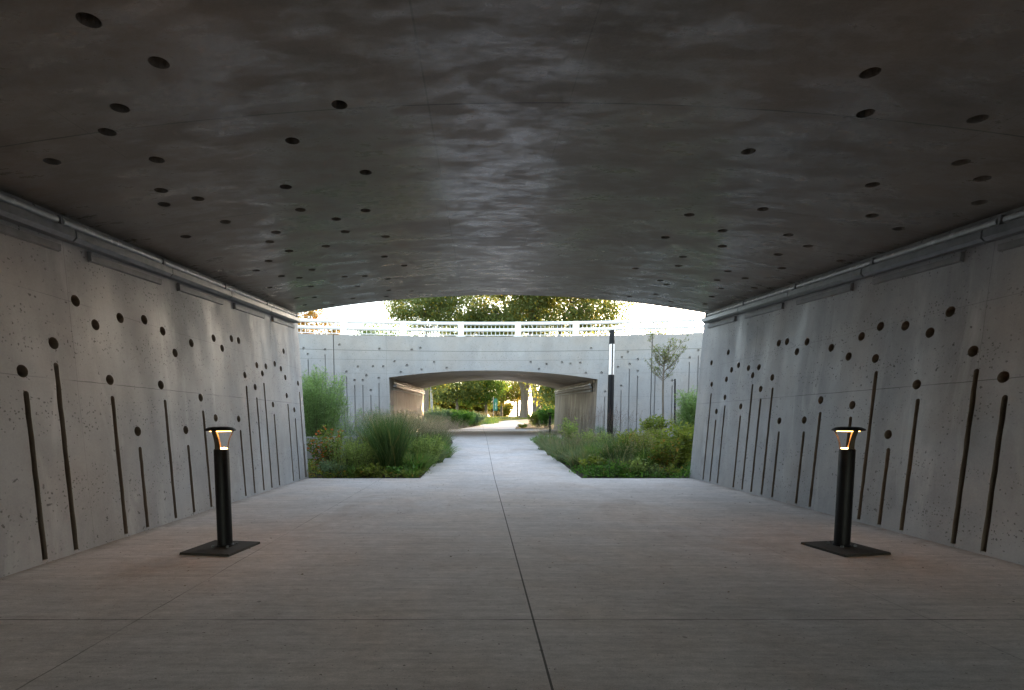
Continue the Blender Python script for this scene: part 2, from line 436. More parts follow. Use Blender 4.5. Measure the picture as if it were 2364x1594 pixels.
# ---------------------------------------------------------------- the near underpass (camera stands in it)
XL, BL, XR, BR, YM, YB = -3.70, -.045, 4.57, .06, 10.76, -9.0
def spring(y): return 3.06 + .067 * (min(max(y, 1.0), YM) - 4.2)
def span(y):
    sp = spring(y)
    return XL + BL * sp, XR + BR * sp, sp
def soffit_z(x, y):
    a, b, sp = span(y)
    return sp + .375 * max(0, 1 - ((x - (a + b) / 2) / ((b - a) / 2)) ** 2)

under = empty('underpass', (.43, -1, 0), 'wide concrete underpass with arched soffit, drilled holes and slotted walls, surrounding the path', 'underpass')
HR = .053
def wall_feats(holes, slots):
    F = [(circle(y, z, HR), .09) for y, z in holes if y < YM - .1]
    F += [(jag(y, .03, z, .026, .0035, i), .07) for i, (y, z) in enumerate(slots) if y < YM - .05]
    # plain repeats behind the camera
    return F
outerL = [(YB, -.1), (YM, -.1), (YM, spring(YM) + .05)] + [(y, spring(y) + .05) for y in (1.0, YB)]
cv = [0.8, 1.6, 2.4]
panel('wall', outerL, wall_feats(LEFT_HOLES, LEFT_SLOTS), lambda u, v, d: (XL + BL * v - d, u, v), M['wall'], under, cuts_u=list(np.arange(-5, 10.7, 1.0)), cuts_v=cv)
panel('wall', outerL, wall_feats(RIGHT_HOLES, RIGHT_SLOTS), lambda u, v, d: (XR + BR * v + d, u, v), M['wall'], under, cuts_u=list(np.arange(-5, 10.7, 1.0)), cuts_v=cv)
# soffit: u across, v along; bent to the arch
xa, xb = -4.0, 5.0
NB = 48
def soffit_map(u, v, d):
    a, b, sp = span(v)
    t = (u - xa) / (xb - xa)
    x = a - .004 + (b - a + .008) * t
    return (x, v, soffit_z(x, v) + d)
def to_u(x, y):
    a, b, sp = span(y)
    return xa + (xb - xa) * (x - a) / (b - a)
cf = [(circle(to_u(x, y), y, HR + .003), .10) for x, y in CEILING_HOLES if y < YM - .1]
for k in range(26):                                              # more holes over and behind the camera, out of frame
    x, y = random.choice((-1, 1)) * random.uniform(1.3, 3.6) + .5, random.uniform(-5.6, 1.6)
    if all((x - p[0]) ** 2 + (y - p[1]) ** 2 > .2 for p in CEILING_HOLES): CEILING_HOLES.append((x, y)); cf.append((circle(to_u(x, y), y, HR + .003), .10))
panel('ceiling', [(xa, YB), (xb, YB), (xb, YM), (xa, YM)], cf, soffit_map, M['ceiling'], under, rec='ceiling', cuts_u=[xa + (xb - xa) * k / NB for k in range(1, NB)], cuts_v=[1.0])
# outer ends of the walls, deck over the arch and flank walls
TOP1 = 4.9
mb = MB()
for yy, s_ in ((YM, 1), (YB, -1)):
    a, b, sp = span(yy)
    n = 40
    P = [(a - .004 + (b - a + .008) * k / n) for k in range(n + 1)]
    for k in range(n):
        mb.quads([[(P[k], yy, soffit_z(P[k], yy)), (P[k + 1], yy, soffit_z(P[k + 1], yy)), (P[k + 1], yy, TOP1), (P[k], yy, TOP1)]])
mb.box(-32, 32.5, YB - .05, YM - .25, TOP1 - .35, TOP1 - .005)
mb.build('deck', M['facade'], under)
def arc1(x): return YM + (x - .5) ** 2 / 90 - .22
for sgn in (-1, 1):
    x0, bt = (XL, BL) if sgn < 0 else (XR, BR)
    zz = [-.1, spring(YM), TOP1]
    for yq in (YM, YB):
        mb = MB()
        for i in range(2):
            e0, e1 = x0 + bt * zz[i], x0 + bt * min(zz[i + 1], spring(YM))
            if i == 1: e0 = e1 = x0 + bt * spring(YM) + .004 * sgn
            mb.quads([[(e0, yq, zz[i]), (sgn * 32, yq, zz[i]), (sgn * 32, yq, zz[i + 1]), (e1, yq, zz[i + 1])]])
        mb.build('flank_wall', M['facade'], under)

# ---------------------------------------------------------------- the bridge across the courtyard
TOP2 = 4.91
def yf(x): return 22 - (x - .5) ** 2 / 90
bridge = empty('footpath_bridge', (.6, 22, .5), 'pale curved concrete bridge wall with a low arched passage, seen across the planted courtyard', 'bridge')
AL, AR, SZL, SZR, CR = -3.90, 5.13, 3.13, 3.05, .36
JL, JR = -3.82, 5.02                                             # foot of the jambs
def arch2(t):  # t 0..1
    return AL + (AR - AL) * t, SZL + (SZR - SZL) * t + CR * (1 - (2 * t - 1) ** 2)
n = 36
outer = [(-31.5, -.2), (JL, -.2)] + [arch2(k / n) for k in range(n + 1)] + [(JR, -.2), (32.5, -.2), (32.5, TOP2), (-31.5, TOP2)]
ff = []
used = []
for (x, z) in FACADE_HOLES:
    if all((x - a) ** 2 + (z - b) ** 2 > .02 for a, b in used):
        used.append((x, z)); ff.append((circle(x, z, .055, 14), .07))
for (x, z) in FACADE_SLOTS: ff.append((slot(x, .3, z, .022, 6), .06))
for x in (-6.19, 7.35): ff.append(([(x - .022, .2), (x + .022, .2), (x + .022, TOP2 - .004), (x - .022, TOP2 - .004)], .08))
panel('facade', outer, ff, lambda u, v, d: (u, yf(u) + d, v), M['facade'], bridge, rec='facade', cuts_u=list(np.arange(-31, 32.4, .75)), cuts_v=[1.0, 2.0])
# vault and side walls of its passage
YE = 36.5
EL, ER, EZL, EZR, ECR = -4.05, 5.55, 3.62, 3.62, .62
def vault(t, w):     # w 0 near face .. 1 far face
    x0, z0 = arch2(t)
    x1, z1 = EL + (ER - EL) * t, EZL + (EZR - EZL) * t + ECR * (1 - (2 * t - 1) ** 2)
    x = x0 + (x1 - x0) * w
    return (x, yf(x0) + (YE - yf(x0)) * w, z0 + (z1 - z0) * w)
mb = MB()
for k in range(n):
    for j in range(8):
        mb.quads([[vault(k / n, j / 8), vault((k + 1) / n, j / 8), vault((k + 1) / n, (j + 1) / 8), vault(k / n, (j + 1) / 8)]])
mb.build('ceiling', M['soffit'], bridge)
FJL, FJR = -4.0, 5.45
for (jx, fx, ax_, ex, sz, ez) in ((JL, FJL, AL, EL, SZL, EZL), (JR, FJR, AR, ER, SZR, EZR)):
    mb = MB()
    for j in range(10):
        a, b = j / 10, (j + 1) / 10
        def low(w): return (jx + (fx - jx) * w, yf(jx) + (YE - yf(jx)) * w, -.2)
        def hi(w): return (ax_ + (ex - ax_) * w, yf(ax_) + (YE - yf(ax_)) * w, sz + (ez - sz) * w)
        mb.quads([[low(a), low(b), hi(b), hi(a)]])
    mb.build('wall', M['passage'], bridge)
mb = MB()     # far face
outer_f = [(-31.5, -.2), (FJL, -.2)] + [(EL + (ER - EL) * k / n, EZL + ECR * (1 - (2 * k / n - 1) ** 2)) for k in range(n + 1)] + [(FJR, -.2), (32.5, -.2), (32.5, TOP2 + .2), (-31.5, TOP2 + .2)]
panel('facade', outer_f, [], lambda u, v, d: (u, YE, v), M['facade'], bridge)
mb = MB()     # coping and deck
for k in range(64):
    x0, x1 = -31.5 + k, -30.5 + k
    mb.quads([[(x0, yf(x0), TOP2), (x1, yf(x1), TOP2), (x1, yf(x1) + .45, TOP2), (x0, yf(x0) + .45, TOP2)],
              [(x0, yf(x0) + .45, TOP2), (x1, yf(x1) + .45, TOP2), (x1, yf(x1) + .45, TOP2 - .2), (x0, yf(x0) + .45, TOP2 - .2)]])
mb.build('coping', M['facade'], bridge)
mb = MB()
for k in range(64):
    x0, x1 = -31.5 + k, -30.5 + k
    mb.quads([[(x0, yf(x0) + .3, TOP2 - .12), (x1, yf(x1) + .3, TOP2 - .12), (x1, YE + .0, TOP2 - .12), (x0, YE, TOP2 - .12)]])
props(mb.build('road', M['asphalt']), kind='structure')

# ---------------------------------------------------------------- white railing on the bridge
rail = empty('bridge_railing', (.6, 22.3, TOP2), 'white steel railing with thick posts and thin pickets along the top of the far bridge', 'railing')
posts_x = [-10.8, -8.3, -5.8, -3.29, -.80, 1.70, 4.21, 6.72, 9.2, 11.7]
def ry(x): return yf(x) + .22
for x in posts_x:
    mb = MB(); mb.box(x - .13, x + .13, ry(x) - .09, ry(x) + .09, TOP2, TOP2 + .655)
    mb.box(x - .2, x + .2, ry(x) - .14, ry(x) + .14, TOP2 + .001, TOP2 + .035)
    mb.build('post', M['white_paint'], rail)
xs = np.linspace(-14, 15, 70)
for nm, z, r in (('handrail', TOP2 + .59, .072), ('middle_rail', TOP2 + .31, .072), ('bottom_rail', TOP2 + .085, .018)):
    mb = MB(); mb.tube([(x, ry(x), z) for x in xs], r, 10); mb.build(nm, M['white_paint'], rail, True)
for x in np.arange(-8.1, 10.3, .18):
    if min(abs(x - p) for p in posts_x) < .17: continue
    mb = MB()
    mb.box(x - .011, x + .011, ry(x) - .011, ry(x) + .011, TOP2 + .09, TOP2 + .49)
    mb.build('picket', M['white_paint'], rail)

# ---------------------------------------------------------------- ground, path, lawn, planters
def sheet(name, rows, mat, dz, kind='structure'):
    """rows: (y, x_left, x_right) -> strip following the ground profile"""
    mb = MB()
    for (y0, a0, b0), (y1, a1, b1) in zip(rows[:-1], rows[1:]):
        k = max(1, int(abs(y1 - y0) / 1.0)) if abs(y1 - y0) < 60 else 1
        for i in range(k):
            t0, t1 = i / k, (i + 1) / k
            ya, yb = y0 + (y1 - y0) * t0, y0 + (y1 - y0) * t1
            mb.quads([[(a0 + (a1 - a0) * t0, ya, zg(ya) + dz), (b0 + (b1 - b0) * t0, ya, zg(ya) + dz),
                       (b0 + (b1 - b0) * t1, yb, zg(yb) + dz), (a0 + (a1 - a0) * t1, yb, zg(yb) + dz)]])
    return props(mb.build(name, mat), kind=kind)
gr = [(y, -1500, 1500) for y in _py]
gr[0] = (-400, -1500, 1500)
sheet('ground', gr, M['soil'], -.03)
p = [(YB - 2.5, -4, 4.8), (YB, -3.9, 4.75), (10.6, -3.78, 4.65), (10.62, -1.26, 2.2), (13, -1.22, 2.22), (16, -1.05, 2.2), (20, -1.05, 2.2), (21.6, -1.2, 2.4), (21.9, -4.2, 5.4), (36.9, -4.3, 5.7)]
sheet('path', p, M['floor'], 0)
p2 = [(36.92, -4.3, 5.7), (37.5, -1.5, 2.7), (42, -.6, 3.1), (48, .3, 4.2), (55, 1.4, 6.2), (62, 3.6, 9.5), (68, 7, 14)]
sheet('far_path', p2, M['floor'], .02)
sheet('lawn', [(50, -80, 80), (65, -90, 90), (80, -110, 110), (100, -140, 140), (140, -200, 200), (200, -300, 300)], M['lawn'], -.01)

def low_wall(pts, z0, z1, th, name, label, cat, closed=False):
    pts = [Vector((x, y, 0)) for x, y in pts]
    n = len(pts)
    L, Rr = [], []
    for i, q in enumerate(pts):
        a = pts[(i - 1) % n] if (closed or i > 0) else q
        b = pts[(i + 1) % n] if (closed or i < n - 1) else q
        t = (b - a).normalized(); nn = Vector((-t.y, t.x, 0))
        L.append(q + nn * th / 2); Rr.append(q - nn * th / 2)
    mb = MB()
    for i in range(n if closed else n - 1):
        j = (i + 1) % n
        mb.hexa([(L[i].x, L[i].y, z0), (Rr[i].x, Rr[i].y, z0), (Rr[j].x, Rr[j].y, z0), (L[j].x, L[j].y, z0),
                 (L[i].x, L[i].y, z1), (Rr[i].x, Rr[i].y, z1), (Rr[j].x, Rr[j].y, z1), (L[j].x, L[j].y, z1)])
    c = sum(pts, Vector()) / n
    return props(mb.build(name, M['seatwall'], loc=(c.x, c.y, z0)), label, cat)
low_wall([(-8.5, 13.0), (-7, 13.3), (-5.5, 13.4), (-4.4, 13.5), (-3.9, 13.8), (-3.5, 14.6)], .0, .80, .25, 'planter_wall', 'low grey concrete planter wall beside the mouth of the underpass, behind the reddish shrub', 'planter wall')
RC, RRad = (6.9, 18.4), 1.75
low_wall([(RC[0] + RRad * math.cos(2 * math.pi * k / 32), RC[1] + RRad * math.sin(2 * math.pi * k / 32)) for k in range(32)], .1, .80, .22, 'planter_ring', 'round concrete planter rim around the young tree', 'planter', True)
mb = MB(); mb.lathe([(0, 0), (1.0, .0), (1.66, -.03)], (RC[0], RC[1], .72), 24)
props(mb.build('planter_soil', M['soil']), kind='structure')
# ---------------------------------------------------------------- linear wall fixtures along the tops of the walls
ORD = ['nearest the camera', 'second from the camera', 'third from the camera', 'fourth from the camera', 'fifth from the camera']
def fixture(side, y1, L, label, group):
    X0, B = (XL, BL) if side < 0 else (XR, BR)
    sg = -side                                                   # into the tunnel
    def P(y, out, z): return (X0 + B * z + sg * out, y, z)
    def zt(y): return spring(y) - .135
    y0 = y1 - L
    root = empty('linear_wall_light', P((y0 + y1) / 2, 0, zt((y0 + y1) / 2)), label, 'wall light', group)
    def prism(ya, yb, prof):
        mb = MB()
        n = len(prof)
        V = [P(ya, o, zt(ya) + dz) for o, dz in prof] + [P(yb, o, zt(yb) + dz) for o, dz in prof]
        mb.add(V, [tuple(range(n))[::-1], tuple(range(n, 2 * n))] + [(i, (i + 1) % n, n + (i + 1) % n, n + i) for i in range(n)])
        return mb
    # shallow trough, its face leaning outward
    prism(y0 + .008, y1 - .008, [(.0, -.10), (.10, -.105), (.135, -.075), (.135, -.005), (.12, .0), (.0, .0)]).build('housing', M['steel'], root)
    mb = MB(); mb.tube([P(y0 - .1, .085, zt(y0 - .1) + .04), P(y1 - .16, .085, zt(y1 - .16) + .04)], .036, 12)
    mb.build('tube', M['tube'], root, True)
    prism(y0 + .30, y1 - .06, [(.0, -.215), (.028, -.205), (.034, -.15), (.0, -.14)]).build('back_plate', M['plate_grey'], root)
    mb = prism(y1 - .15, y1 - .128, [(.03, .0), (.13, .0), (.13, .082), (.03, .082)])
    mb.build('end_clip', M['steel'], root)
    prism(y0 + .285, y0 + .297, [(.0, -.22), (.04, -.21), (.04, -.12), (.0, -.12)]).build('bracket', M['plate_grey'], root)
    return root
for side, nm in ((-1, 'left'), (1, 'right')):
    for k in range(5):
        y1 = 10.56 - 1.46 * k
        fixture(side, y1, 1.46, 'grey linear light trough under the soffit on the %s wall, %s' % (nm, ORD[4 - k]), 'linear lights on the %s wall' % nm)
# two more in the far passage, one per wall
def far_fixture(x0, x1, y0, y1, z0, z1, label):
    root = empty('passage_wall_light', (x0, y0, z0), label, 'wall light', 'lights in the far passage')
    sg = 1 if x0 < 0 else -1
    for nm, o, dz, h, mt in (('housing', .14 if x0 < 0 else .08, 0, .10, 'steel' if x0 < 0 else 'plate_grey'), ('back_plate', .05, -.15, .08, 'plate_grey')):  # right trough duller and slimmer: its shade is put into colour and shape
        mb = MB()
        mb.hexa([(x0, y0, z0 + dz), (x0 + sg * o, y0, z0 + dz), (x1 + sg * o, y1, z1 + dz), (x1, y1, z1 + dz),
                 (x0, y0, z0 + dz + h), (x0 + sg * o, y0, z0 + dz + h), (x1 + sg * o, y1, z1 + dz + h), (x1, y1, z1 + dz + h)])
        mb.build(nm, M[mt], root)
    mb = MB(); mb.tube([(x0 + sg * .09, y0, z0 + .17), (x1 + sg * .09, y1, z1 + .17)], .045, 10); mb.build('tube', M['tube'], root, True)
far_fixture(-3.86, -4.02, 22.6, 36.0, 2.78, 3.2, 'light trough on the left wall of the far passage, tinted by low sun')
far_fixture(5.06, 5.50, 22.6, 36.0, 2.72, 3.2, 'shaded light trough on the right wall of the far passage')

# ---------------------------------------------------------------- bollard lights
def bollard(loc, rz, label, group, lit=True):
    px0 = -.012 if loc[0] < 0 else -.032
    root = empty('bollard_light', loc, label, 'bollard light', group)
    x, y, z = loc
    Lc = Vector(loc)
    ca, sa = math.cos(rz), math.sin(rz)
    mb = MB()
    h = .245
    cs = [(-h, -h), (h, -h), (h, h), (-h, h)]
    pc = [(x + px0 + a * ca - b * sa, y - (.045 if loc[0] < 0 else .075) + a * sa + b * ca) for a, b in cs]
    pi = [(x + px0 + a * .985 * ca - b * .985 * sa, y - (.045 if loc[0] < 0 else .075) + a * .985 * sa + b * .985 * ca) for a, b in cs]
    mb.hexa([(q[0], q[1], z + .001) for q in pc] + [(q[0], q[1], z + .022) for q in pi])
    mb.build('base_plate', M['plate'], root)
    for q in [(x + .105 * math.cos(rz + k), y + .105 * math.sin(rz + k)) for k in (.8, 2.37, 3.94, 5.5)]:
        mb = MB(); mb.lathe([(.014, .022), (.014, .036), (.008, .040), (0, .040)], (q[0], q[1], z), 6); mb.build('bolt', M['steel'], root)
    mb = MB(); mb.lathe([(.075, .022), (.075, .032), (.066, .036), (.066, .935), (.060, .948), (0, .948)], loc, 32); mb.build('post', M['black'], root, True)
    mb = MB(); mb.lathe([(0, 1.158), (.06, 1.157), (.105, 1.149), (.128, 1.136), (.134, 1.126), (.130, 1.120), (.118, 1.118), (0, 1.118)], loc, 40); mb.build('cap', M['black'], root, True)
    for k in range(3):                                           # three flaring struts
        a = R(-95) + k * R(120)
        d = Vector((math.cos(a), math.sin(a), 0)); t = Vector((-d.y, d.x, 0))
        mb = MB()
        prev = None
        V, F = [], []
        for i in range(7):
            u = i / 6
            rr = .050 + .010 * u + .045 * u ** 2.2
            zz = .944 + .178 * u
            w, th = .017 + .010 * (1 - u) ** 2 + .004 * u, .010
            for sx, sr in ((-w, 0), (w, 0), (w, th), (-w, th)):
                q = Lc + d * (rr + sr) + t * sx; V.append((q.x, q.y, z + zz))
        for i in range(6):
            for e in range(4):
                F.append((i * 4 + e, i * 4 + (e + 1) % 4, i * 4 + 4 + (e + 1) % 4, i * 4 + 4 + e))
        F += [(3, 2, 1, 0), (24, 25, 26, 27)]
        mb.add(V, F); mb.build('strut', M['black' if not lit else 'strut'], root)
    mb = MB(); mb.lathe([(0, .952), (.030, .952), (.045, .957), (.052, .9495), (0, .9495)], loc, 24); mb.build('lamp', M['glow' if lit else 'plate'], root, True)
    mb = MB(); mb.lathe([(0, 1.1165), (.088, 1.1165), (.092, 1.1125), (0, 1.1105)], loc, 24); mb.build('reflector', M['glow2' if lit else 'plate'], root, True)
    return root
M['strut'] = plain('bronze_strut', (.10, .075, .05), .35, .3, .3, 30)
M['glow2'] = plain('warm_reflector', (1, .6, .25), .5, 0, .02, 5, emit=(1, .46, .12), es=1.8)
BG = 'bollard lights along the underpass'
bollard((-2.43, 4.69, 0), R(-8), 'lit black bollard light on a dark square plate beside the left underpass wall', BG)
bollard((3.485, 4.71, 0), R(10), 'lit black bollard light on a dark square plate beside the right underpass wall', BG)
bollard((3.75, 26.4, zg(26.4)), R(0), 'small dark bollard light standing far off inside the distant passage', 'bollard in the far passage', lit=False)

# ---------------------------------------------------------------- lamp column in the courtyard
y = 17.0
X = 4.46
z = zg(y)
lp = empty('lamp_column', (X, y, z), 'tall black lamp column with a white translucent upper section in the right planting bed', 'lamp column')
mb = MB(); mb.lathe([(.13, 0), (.13, .03), (.105, .035), (.102, 2.50), (.098, 2.53), (0, 2.53)], (X, y, z), 28); mb.build('post', M['black'], lp, True)
mb = MB(); mb.lathe([(0, 2.531), (.092, 2.531), (.090, 3.55), (0, 3.55)], (X, y, z), 28); mb.build('diffuser', M['diffuser'], lp, True)
mb = MB(); mb.lathe([(.097, 3.551), (.095, 3.58), (.088, 3.70), (.084, 3.99), (.078, 4.01), (0, 4.01)], (X, y, z), 28); mb.build('cap', M['black'], lp, True)
for k in range(3):
    a = R(-88) + k * R(120)
    mb = MB()
    c_, s_ = math.cos(a), math.sin(a)
    mb.hexa([(X + c_ * r_ - s_ * w_, y + s_ * r_ + c_ * w_, z + zz) for zz in (2.52, 3.56) for r_, w_ in ((.086, -.018), (.102, -.018), (.102, .018), (.086, .018))])
    mb.build('rib', M['black'], lp)

# stake beside the young tree
mb = MB(); mb.tube([(7.42, 18.9, .5), (7.36, 18.9, 2.82)], .032, 8)
props(mb.build('tree_stake', M['black'], loc=(7.42, 18.9, .5)), 'slim dark stake leaning slightly right of the young tree', 'stake')

# green banner on a pole beyond the passage
y = 58.0
X = (1144 - 1106) / 1150 * y
ban = empty('park_sign', (X, y, zg(y)), 'tall narrow green sign with pale marks hanging from a thin pole beyond the passage', 'sign')
def zat(v): return 1.2 + (975 - v) / 1150 * y
mb = MB(); mb.tube([(X - .28, y, zg(y)), (X - .28, y, zat(918))], .03, 8); mb.build('pole', M['steel'], ban, True)
mb = MB(); 
zt_, zb_ = zat(921), zat(949)
prof = [(-.25, zb_), (.22, zb_ + .04), (.22, zt_ - .18), (.12, zt_ - .02), (-.02, zt_ + .04), (-.16, zt_ - .05), (-.25, zt_ - .2)]
nn = len(prof)
mb.add([(X + a, y - .02, b) for a, b in prof] + [(X + a, y + .02, b) for a, b in prof], [tuple(range(nn)), tuple(range(nn, 2 * nn))[::-1]] + [(i, (i + 1) % nn, nn + (i + 1) % nn, nn + i) for i in range(nn)])
mb.build('panel', M['green_sign'], ban)
for k in range(5):
    mb = MB(); mb.box(X - .06 - .02 * (k % 2), X + .07, y - .026, y - .021, zb_ + .22 + k * .16, zb_ + .27 + k * .16)
    mb.build('marking', M['cream'], ban)
# ---------------------------------------------------------------- planting
M['g_dark'] = leaf('deep_green_blades', (.04, .095, .035), (.13, .20, .075), .3, (0.232, 0.217, 0.087), .08)
M['g_grey'] = leaf('grey_green_blades', (0.087, 0.138, 0.0725), (0.203, 0.261, 0.138), .35, (0.319, 0.275, 0.16), .15)
M['g_light'] = leaf('fresh_green_blades', (0.0725, 0.16, 0.0435), (0.189, 0.29, 0.087), .35, (0.29, 0.275, 0.116), .1)
M['seed'] = leaf('beige_seed_heads', (.26, .21, .15), (.42, .36, .28), .4)
M['seed_pink'] = leaf('pinkish_seed_heads', (.22, .15, .14), (.36, .27, .25), .4)
M['seed_purple'] = leaf('purple_brown_seed_heads', (.08, .04, .045), (.16, .09, .085), .3)
M['l_yellow'] = leaf('yellow_green_leaves', (.11, .17, .035), (.27, .30, .075), .4)
M['l_olive'] = leaf('olive_leaves', (0.102, 0.16, 0.0362), (0.246, 0.275, 0.0653), .4, (0.348, 0.217, 0.058), .1)
M['l_fine'] = leaf('fine_light_leaves', (0.145, 0.217, 0.0725), (0.319, 0.392, 0.145), .4)
M['l_red'] = leaf('green_and_red_leaves', (0.0653, 0.123, 0.029), (0.203, 0.232, 0.0508), .35, (0.464, 0.131, 0.0435), .16)
M['l_willow'] = leaf('willowy_leaves', (0.131, 0.217, 0.087), (0.275, 0.392, 0.174), .4)
M['l_green'] = leaf('mid_green_leaves', (0.0435, 0.131, 0.0261), (0.145, 0.275, 0.058), .4)
M['l_bluish'] = leaf('bluish_green_leaves', (0.102, 0.174, 0.109), (0.217, 0.29, 0.189), .35)
M['petal'] = leaf('violet_petals', (.16, .12, .34), (.28, .22, .5), .4)
M['stem'] = bark('plant_stems', (.10, .085, .05))
M['stem_green'] = bark('green_stems', (.09, .11, .04))

def unit(v): return v / np.maximum(np.linalg.norm(v, axis=-1, keepdims=True), 1e-9)
def leaves(mb, c, d, L, W, nrm=None):
    """diamond leaves: base c (n,3), direction d, length L, width W"""
    n = len(c)
    d = unit(d)
    if nrm is None: nrm = rng.normal(size=(n, 3)) + np.array([0, 0, 1.0])
    sd = unit(np.cross(d, nrm))
    L = np.broadcast_to(np.asarray(L, float), (n,))[:, None]
    W = np.broadcast_to(np.asarray(W, float), (n,))[:, None]
    up = unit(np.cross(sd, d))
    mid = c + d * L * .45 + up * L * .06
    mb.quads(np.stack([c, mid + sd * W / 2, c + d * L - up * L * .05, mid - sd * W / 2], 1))
def blades(mb, n, r0, h, lean, w, hv=.3, seg=5, droop=1.0, up=1.0):
    a = rng.uniform(0, 2 * math.pi, n)
    rr = r0 * np.sqrt(rng.uniform(0, 1, n))
    base = np.stack([rr * np.cos(a), rr * np.sin(a), np.zeros(n)], 1)
    a2 = a + rng.normal(0, .7, n)
    ln = lean * (.25 + rng.uniform(0, 1, n) ** 1.2) * (.4 + .6 * rr / max(r0, 1e-6))
    H = h * (1 - hv * rng.uniform(0, 1, n) ** 1.3)
    dirh = np.stack([np.cos(a2), np.sin(a2), np.zeros(n)], 1)
    sid = np.stack([-np.sin(a2 + rng.normal(0, .9, n)), np.cos(a2 + rng.normal(0, .9, n)), np.zeros(n)], 1)
    sid = unit(sid)
    V = np.zeros((n, seg + 1, 2, 3))
    tip = None
    for j in range(seg + 1):
        t = j / seg
        p = base + dirh * (ln * h * (t * .35 + .65 * t ** 2))[:, None]
        p[:, 2] += H * (t - .28 * droop * np.minimum(1.5, ln * 1.6) * t ** 2.4)
        ww = w * (1 - t ** 1.6) * .5 + .0008
        V[:, j, 0] = p - sid * ww
        V[:, j, 1] = p + sid * ww
        tip = p
    mb.strips(V)
    return base, tip, dirh
def stalks(mb, n, r0, h, lean, w, hv=.25): return blades(mb, n, r0, h, lean, w, hv, 4, .3)

def finish(root, parts, loc):
    for nm, mb, mat in parts:
        if mb.n: 
            mb.v = [np.concatenate(mb.v) + np.array(loc)]
            mb.build(nm, M[mat], root)
    return root
def zp(x, y): return zg(y) - .03 + .06 * math.exp(-0) * 0

def grass(x, y, h, r0, lean, n, mat, label, group=None, w=.017, droop=1.0, seeds=None, ns=0, sh=1.25, sn=26, name='grass_clump', slean=None, spread=.05):
    loc = (x, y, zp(x, y))
    root = empty(name, loc, label, 'ornamental grass', group)
    b = MB(); blades(b, int(n * .62), r0, h, lean, w, droop=droop)
    parts = [('blades', b, mat)]
    if seeds and ns:
        sb = MB(); base, tip, dh = stalks(sb, ns, r0 * .9, h * sh, slean or lean * .8, .005)
        parts.append(('stalks', sb, 'stem_green' if seeds != 'seed_purple' else 'stem'))
        hb = MB()
        t = rng.uniform(0, 1, (ns, sn)) ** .8
        mid = base + (tip - base) * .72
        c = mid[:, None, :] + (tip - mid)[:, None, :] * t[..., None] + rng.normal(0, spread, (ns, sn, 3)) * (1.1 - t[..., None])
        c = c.reshape(-1, 3)
        leaves(hb, c, rng.normal(0, .6, c.shape) + np.array([0, 0, 1.0]), rng.uniform(.012, .03, len(c)), .008)
        parts.append(('sprays', hb, seeds))
    return finish(root, parts, loc)

def shrub(x, y, h, r, ns, lps, L, W, mat, label, group=None, name='shrub', cat='shrub', droop=.25, stem='stem', upright=.5, flower=0, low=.15, z=None):
    """stems fan out from the base and carry leaves along their upper length"""
    loc = (x, y, zp(x, y) if z is None else z)
    root = empty(name, loc, label, cat, group)
    sb, lb, fb = MB(), MB(), MB()
    for i in range(ns):
        a = rng.uniform(0, 2 * math.pi); q = math.sqrt(rng.uniform(0, 1))
        hh = h * (1 - .45 * q ** 2 * (1 - upright)) * rng.uniform(.72, 1.04)
        bx, by = .25 * r * q * math.cos(a), .25 * r * q * math.sin(a)
        tx, ty = r * q * math.cos(a), r * q * math.sin(a)
        bend = rng.normal(0, .08 * r, 2)
        pts = []
        for j in range(6):
            t = j / 5
            k = t ** (1.3 if upright > .6 else .9)
            pts.append((bx + (tx - bx) * k + bend[0] * math.sin(3 * t), by + (ty - by) * k + bend[1] * math.sin(3 * t), hh * t))
        sb.tube(pts, [max(.002, .008 * (1 - j / 5.5)) for j in range(6)], 4, False)
        P = np.array(pts)
        n = int(lps * .8 * rng.uniform(.6, 1.3))
        t = low + (1 - low) * rng.uniform(0, 1, n) ** .75
        idx = np.minimum((t * 5).astype(int), 4); fr = (t * 5 - idx)[:, None]
        c = P[idx] * (1 - fr) + P[idx + 1] * fr
        ax = unit(P[idx + 1] - P[idx])
        an = rng.uniform(0, 2 * math.pi, n)
        rad = np.stack([np.cos(an), np.sin(an), np.zeros(n)], 1)
        off = rad * (rng.uniform(0, 1, n) ** .6 * r * .22 * (1.15 - t))[:, None]
        off[:, 2] += rng.normal(0, .03 * h, n)
        d = rad * .8 + ax * rng.uniform(.2, .9, (n, 1)) - np.array([0, 0, droop]) + rng.normal(0, .25, (n, 3))
        leaves(lb, c + off, d, L * 1.3 * rng.uniform(.5, 1.2, n), W * 1.35 * rng.uniform(.6, 1.2, n))
        if flower and rng.uniform() < flower:
            for _ in range(3):
                fc = P[-1] + rng.normal(0, .05, 3)
                an = np.arange(9) * 2 * math.pi / 9
                fd = np.stack([np.cos(an), np.sin(an), np.full(9, .3)], 1)
                leaves(fb, np.repeat(fc[None], 9, 0), fd, .022, .009)
    parts = [('stems', sb, stem), ('foliage', lb, mat)]
    if fb.n: parts.append(('blossoms', fb, 'petal'))
    return finish(root, parts, loc)

